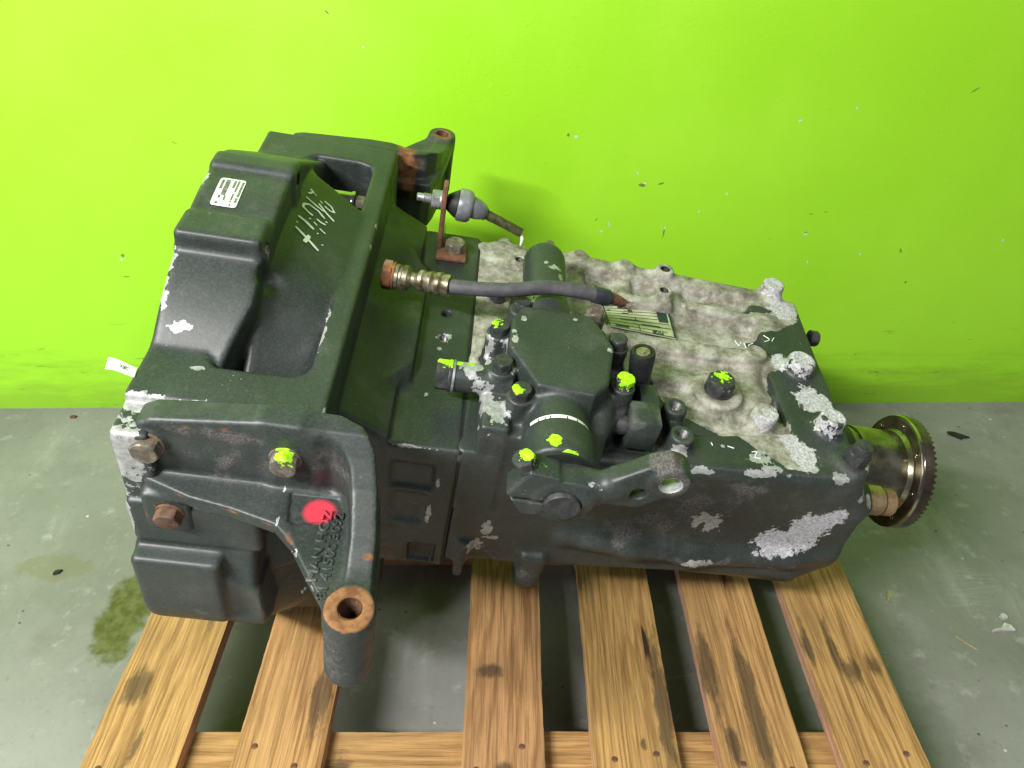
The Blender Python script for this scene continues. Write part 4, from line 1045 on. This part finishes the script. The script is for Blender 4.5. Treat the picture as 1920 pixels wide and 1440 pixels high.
for (yy, zz) in ((.155, .10), (.165, .02), (.12, .135)):
    part('bolt', bolt_mesh((.748, yy, zz-.02), (1, 0, 0), .0095, .010, .011, .2), 'bolt', case_o)

# ---- output shaft: hub, slinger groove, flange with face teeth
hub_o = part('output_hub', lathe('output_hub', (.765, 0, 0), (1, 0, 0), [(.050, 0), (.0565, .0), (.0565, .040), (.0545, .042), (.0540, .046), (.0520, .0465), (.0520, .052), (.0548, .0525), (.0552, .056), (.0548, .096), (.0552, .111), (.0585, .1155), (.0590, .1165)], 72), 'steel_oil')
part('bearing_cover', lathe('bearing_cover', (.764, 0, 0), (1, 0, 0), [(.05, 0), (.0572, 0), (.0572, .038), (.0568, .0405), (.055, .041)], 64), 'paint', hub_o)
fl_o = part('output_flange', lathe('output_flange', (.8805, 0, 0), (1, 0, 0), [(.030, .001), (.0740, .001), (.0768, .0035), (.0775, .0045), (.0775, .0170), (.0765, .0182), (.066, .0182), (.060, .0178), (.030, .0178)], 96), 'steel_dark')
nt = 62
for i in range(nt):
    th = 2*math.pi*i/nt; c_, s_ = math.cos(th), math.sin(th); hw = math.pi*.0765/nt*.62
    Vv = []
    for (rr, hx, ww) in ((.064, 0, 1), (.0768, 0, 1), (.0766, .0030, .5), (.064, .0030, .5)):
        for sg in (-1, 1): Vv.append((.8984+hx, rr*c_-s_*hw*ww*sg, rr*s_+c_*hw*ww*sg))
    if i == 0: tooth_f = [(0, 1, 3, 2), (2, 3, 5, 4), (4, 5, 7, 6), (0, 6, 7, 1), (0, 2, 4, 6), (1, 7, 5, 3)]
    part('face_tooth', mesh_np('face_tooth', Vv, tooth_f, False), 'steel_dark', fl_o)
part('flange_rim_edge', lathe('flange_rim_edge', (.8805, 0, 0), (1, 0, 0), [(.0762, .0014), (.0766, .0014), (.0776, .0032), (.0777, .0044)], 96), 'steel_bright', fl_o)
for k in range(8):
    th = R(22.5+45*k); c_ = Vector((.8812, .0665*math.cos(th), .0665*math.sin(th)))
    nt_ = part('flange_bolt_hole', lathe('flange_bolt_hole', c_, (-1, 0, 0), [(.0062, 0), (.0058, .0010), (.0040, .0012), (.0036, .0), (0, -.0002)], 20), 'steel_dark', fl_o)
    part('grease_bead', lathe('grease_bead', c_+Vector((-.0006, 0, 0)), (-1, 0, 0), [(.0034, 0), (.003, .0018), (0, .0028)], 12), 'steel_bright', fl_o)
# ---- speed sensor
sen = part('speed_sensor', bolt_mesh((.7615, -.130, .083), (1, 0, 0), .0160, .018, .0170, .25), 'brass')
part('sensor_thread', lathe('sensor_thread', (.783, -.130, .083), (1, 0, 0), [(.0165, 0)]+sum([[(.0165, .0016*i+.0004), (.0152, .0016*i+.0012)] for i in range(8)], [])+[(.0150, .0135), (0, .0136)], 36), 'brass', sen)
part('sensor_pin', lathe('sensor_pin', (.796, -.126, .086), (1, 0, 0), [(.0032, 0), (.0032, .0075), (.0028, .0085), (0, .0086)], 16), 'brass', sen)

# ---- clutch pressure hose lying across the top
hose = part('pressure_hose', tube('pressure_hose', [(.253, -.012, .2135), (.285, -.014, .2170), (.32, -.012, .2205), (.355, -.002, .2228), (.385, .002, .2225), (.412, .0040, .2195), (.428, .0065, .2160)], .0082, 20), 'rubber')
part('swivel_nut', bolt_mesh((.1905, .0035, .205), (-1, .05, 0), .0152, .010, .0155, .1, rust=.7), 'rust', hose, 'rust-brown hexagon nut at the hose end')
part('swivel_collar', lathe('swivel_collar', (.1895, .0035, .205), (1, -.12, .04), [(0, 0), (.0135, 0), (.0142, .002), (.0142, .006), (.0128, .007), (.0130, .009), (.0146, .011), (.0142, .016), (.0120, .018), (.0080, .0205), (.0078, .026)], 36), 'zincy', hose)
part('crimp_ferrule', lathe('crimp_ferrule', (.2145, .0005, .2065), (1, -.26, .15), [(.0078, 0), (.0098, .003), (.0118, .005), (.0122, .009), (.0100, .0115), (.0120, .0145), (.0126, .019), (.0108, .0215), (.0126, .0245), (.0128, .029), (.0112, .0315), (.0124, .034), (.0126, .0405), (.0104, .0415), (0, .0415)], 36), 'zincy', hose)
part('hose_sleeve', tube('hose_sleeve', [(.414, .0043, .2192), (.422, .0055, .2175), (.432, .0075, .2150)], [.0096, .0099, .0097], 20), 'sleeve', hose)
fr = part('frayed_braid', tube('frayed_braid', [(.430, .0072, .2155), (.442, .0120, .2105), (.4545, .0170, .2035)], [.0076, .0068, .0050], 16), 'copper', hose)
for k in range(14):
    a = Vector((.448+random.uniform(0, .006), .0165+random.uniform(-.004, .005), .206+random.uniform(-.004, .003)))
    part('wire_strand', tube('wire_strand', [a, a+Vector((.008, random.uniform(-.002, .004), random.uniform(-.006, .0))), a+Vector((.013+random.uniform(0, .005), random.uniform(-.004, .007), random.uniform(-.012, -.003)))], .00035, 5, False, 3), 'copper', hose)

# ---- clutch linkage ball joint on its rusty angle bracket
ang = part('angle_bracket', box_mesh('angle_bracket', (.229, .128, .146), (.268, .174, .1515), .0015), 'rustb')
part('angle_upright', box_mesh('angle_upright', (.2285, .146, .147), (.2345, .176, .236), .0015), 'rustb', ang)
part('bolt', bolt_mesh((.2525, .150, .1515), (0, 0, 1), .0115, .010, .0128, .5, rust=.1), 'bolt_bare', ang, 'pale clean bolt head')
nb = part('paint_blot', lathe('paint_blot', (.235, .158, .176), (1, 0, .2), [(.008, 0), (.0075, .0012), (.004, .002), (0, .0021)], 18), M['bolt'], ang)
Vb = verts_np(nb.data); set_attr(nb.data, neon=np.full(len(Vb), .85))
bj = part('ball_joint', lathe('ball_joint', (.2345, .163, .2125), (1, 0, -.09), [(0, 0), (.0088, 0), (.0110, .003), (.0150, .009), (.0172, .0128), (.0172, .0140), (.0195, .0142), (.0205, .016), (.0208, .024), (.0198, .029), (.0172, .032), (.012, .033), (0, .0335)], 40), 'greyplastic')
part('rubber_boot', lathe('rubber_boot', (.2344, .163, .2125), (1, 0, -.09), [(.0090, 0), (.0114, .003), (.0155, .009), (.0176, .0125), (.0176, .0139), (.015, .0140)], 40), 'rubber_dark', bj)
part('stud', lathe('stud', (.2285, .163, .2132), (-1, 0, 0), [(.0062, 0), (.0062, .012)]+sum([[(.0064, .0125+.0014*i), (.0057, .0132+.0014*i)] for i in range(8)], [])+[(.0050, .0245), (.0050, .031), (.0042, .032), (0, .032)], 24), 'zinc', bj)
part('nut', bolt_mesh((.2284, .163, .2132), (-1, 0, 0), .0112, .0105, .0122, .3), 'zinc', bj)
part('socket_neck', tube('socket_neck', [(.262, .163, .211), (.276, .163, .207), (.284, .163, .2035)], [.0150, .0125, .0085], 20), 'greyplastic', bj)
part('link_rod', tube('link_rod', [(.280, .163, .2050), (.305, .163, .1955), (.3345, .163, .1835)], [.0066, .0062, .0060], 18), 'olive', bj)
part('rod_collar', lathe('rod_collar', (.281, .163, .2046), (1, 0, -.41), [(.0066, 0), (.0082, .0005), (.0082, .005), (.0066, .0055)], 24), 'olive', bj)
part('paint_fleck', tube('paint_fleck', [(.3345, .160, .183), (.337, .158, .177), (.336, .156, .169)], [.0016, .0022, .0010], 7, True, 5), 'white_paint', bj)
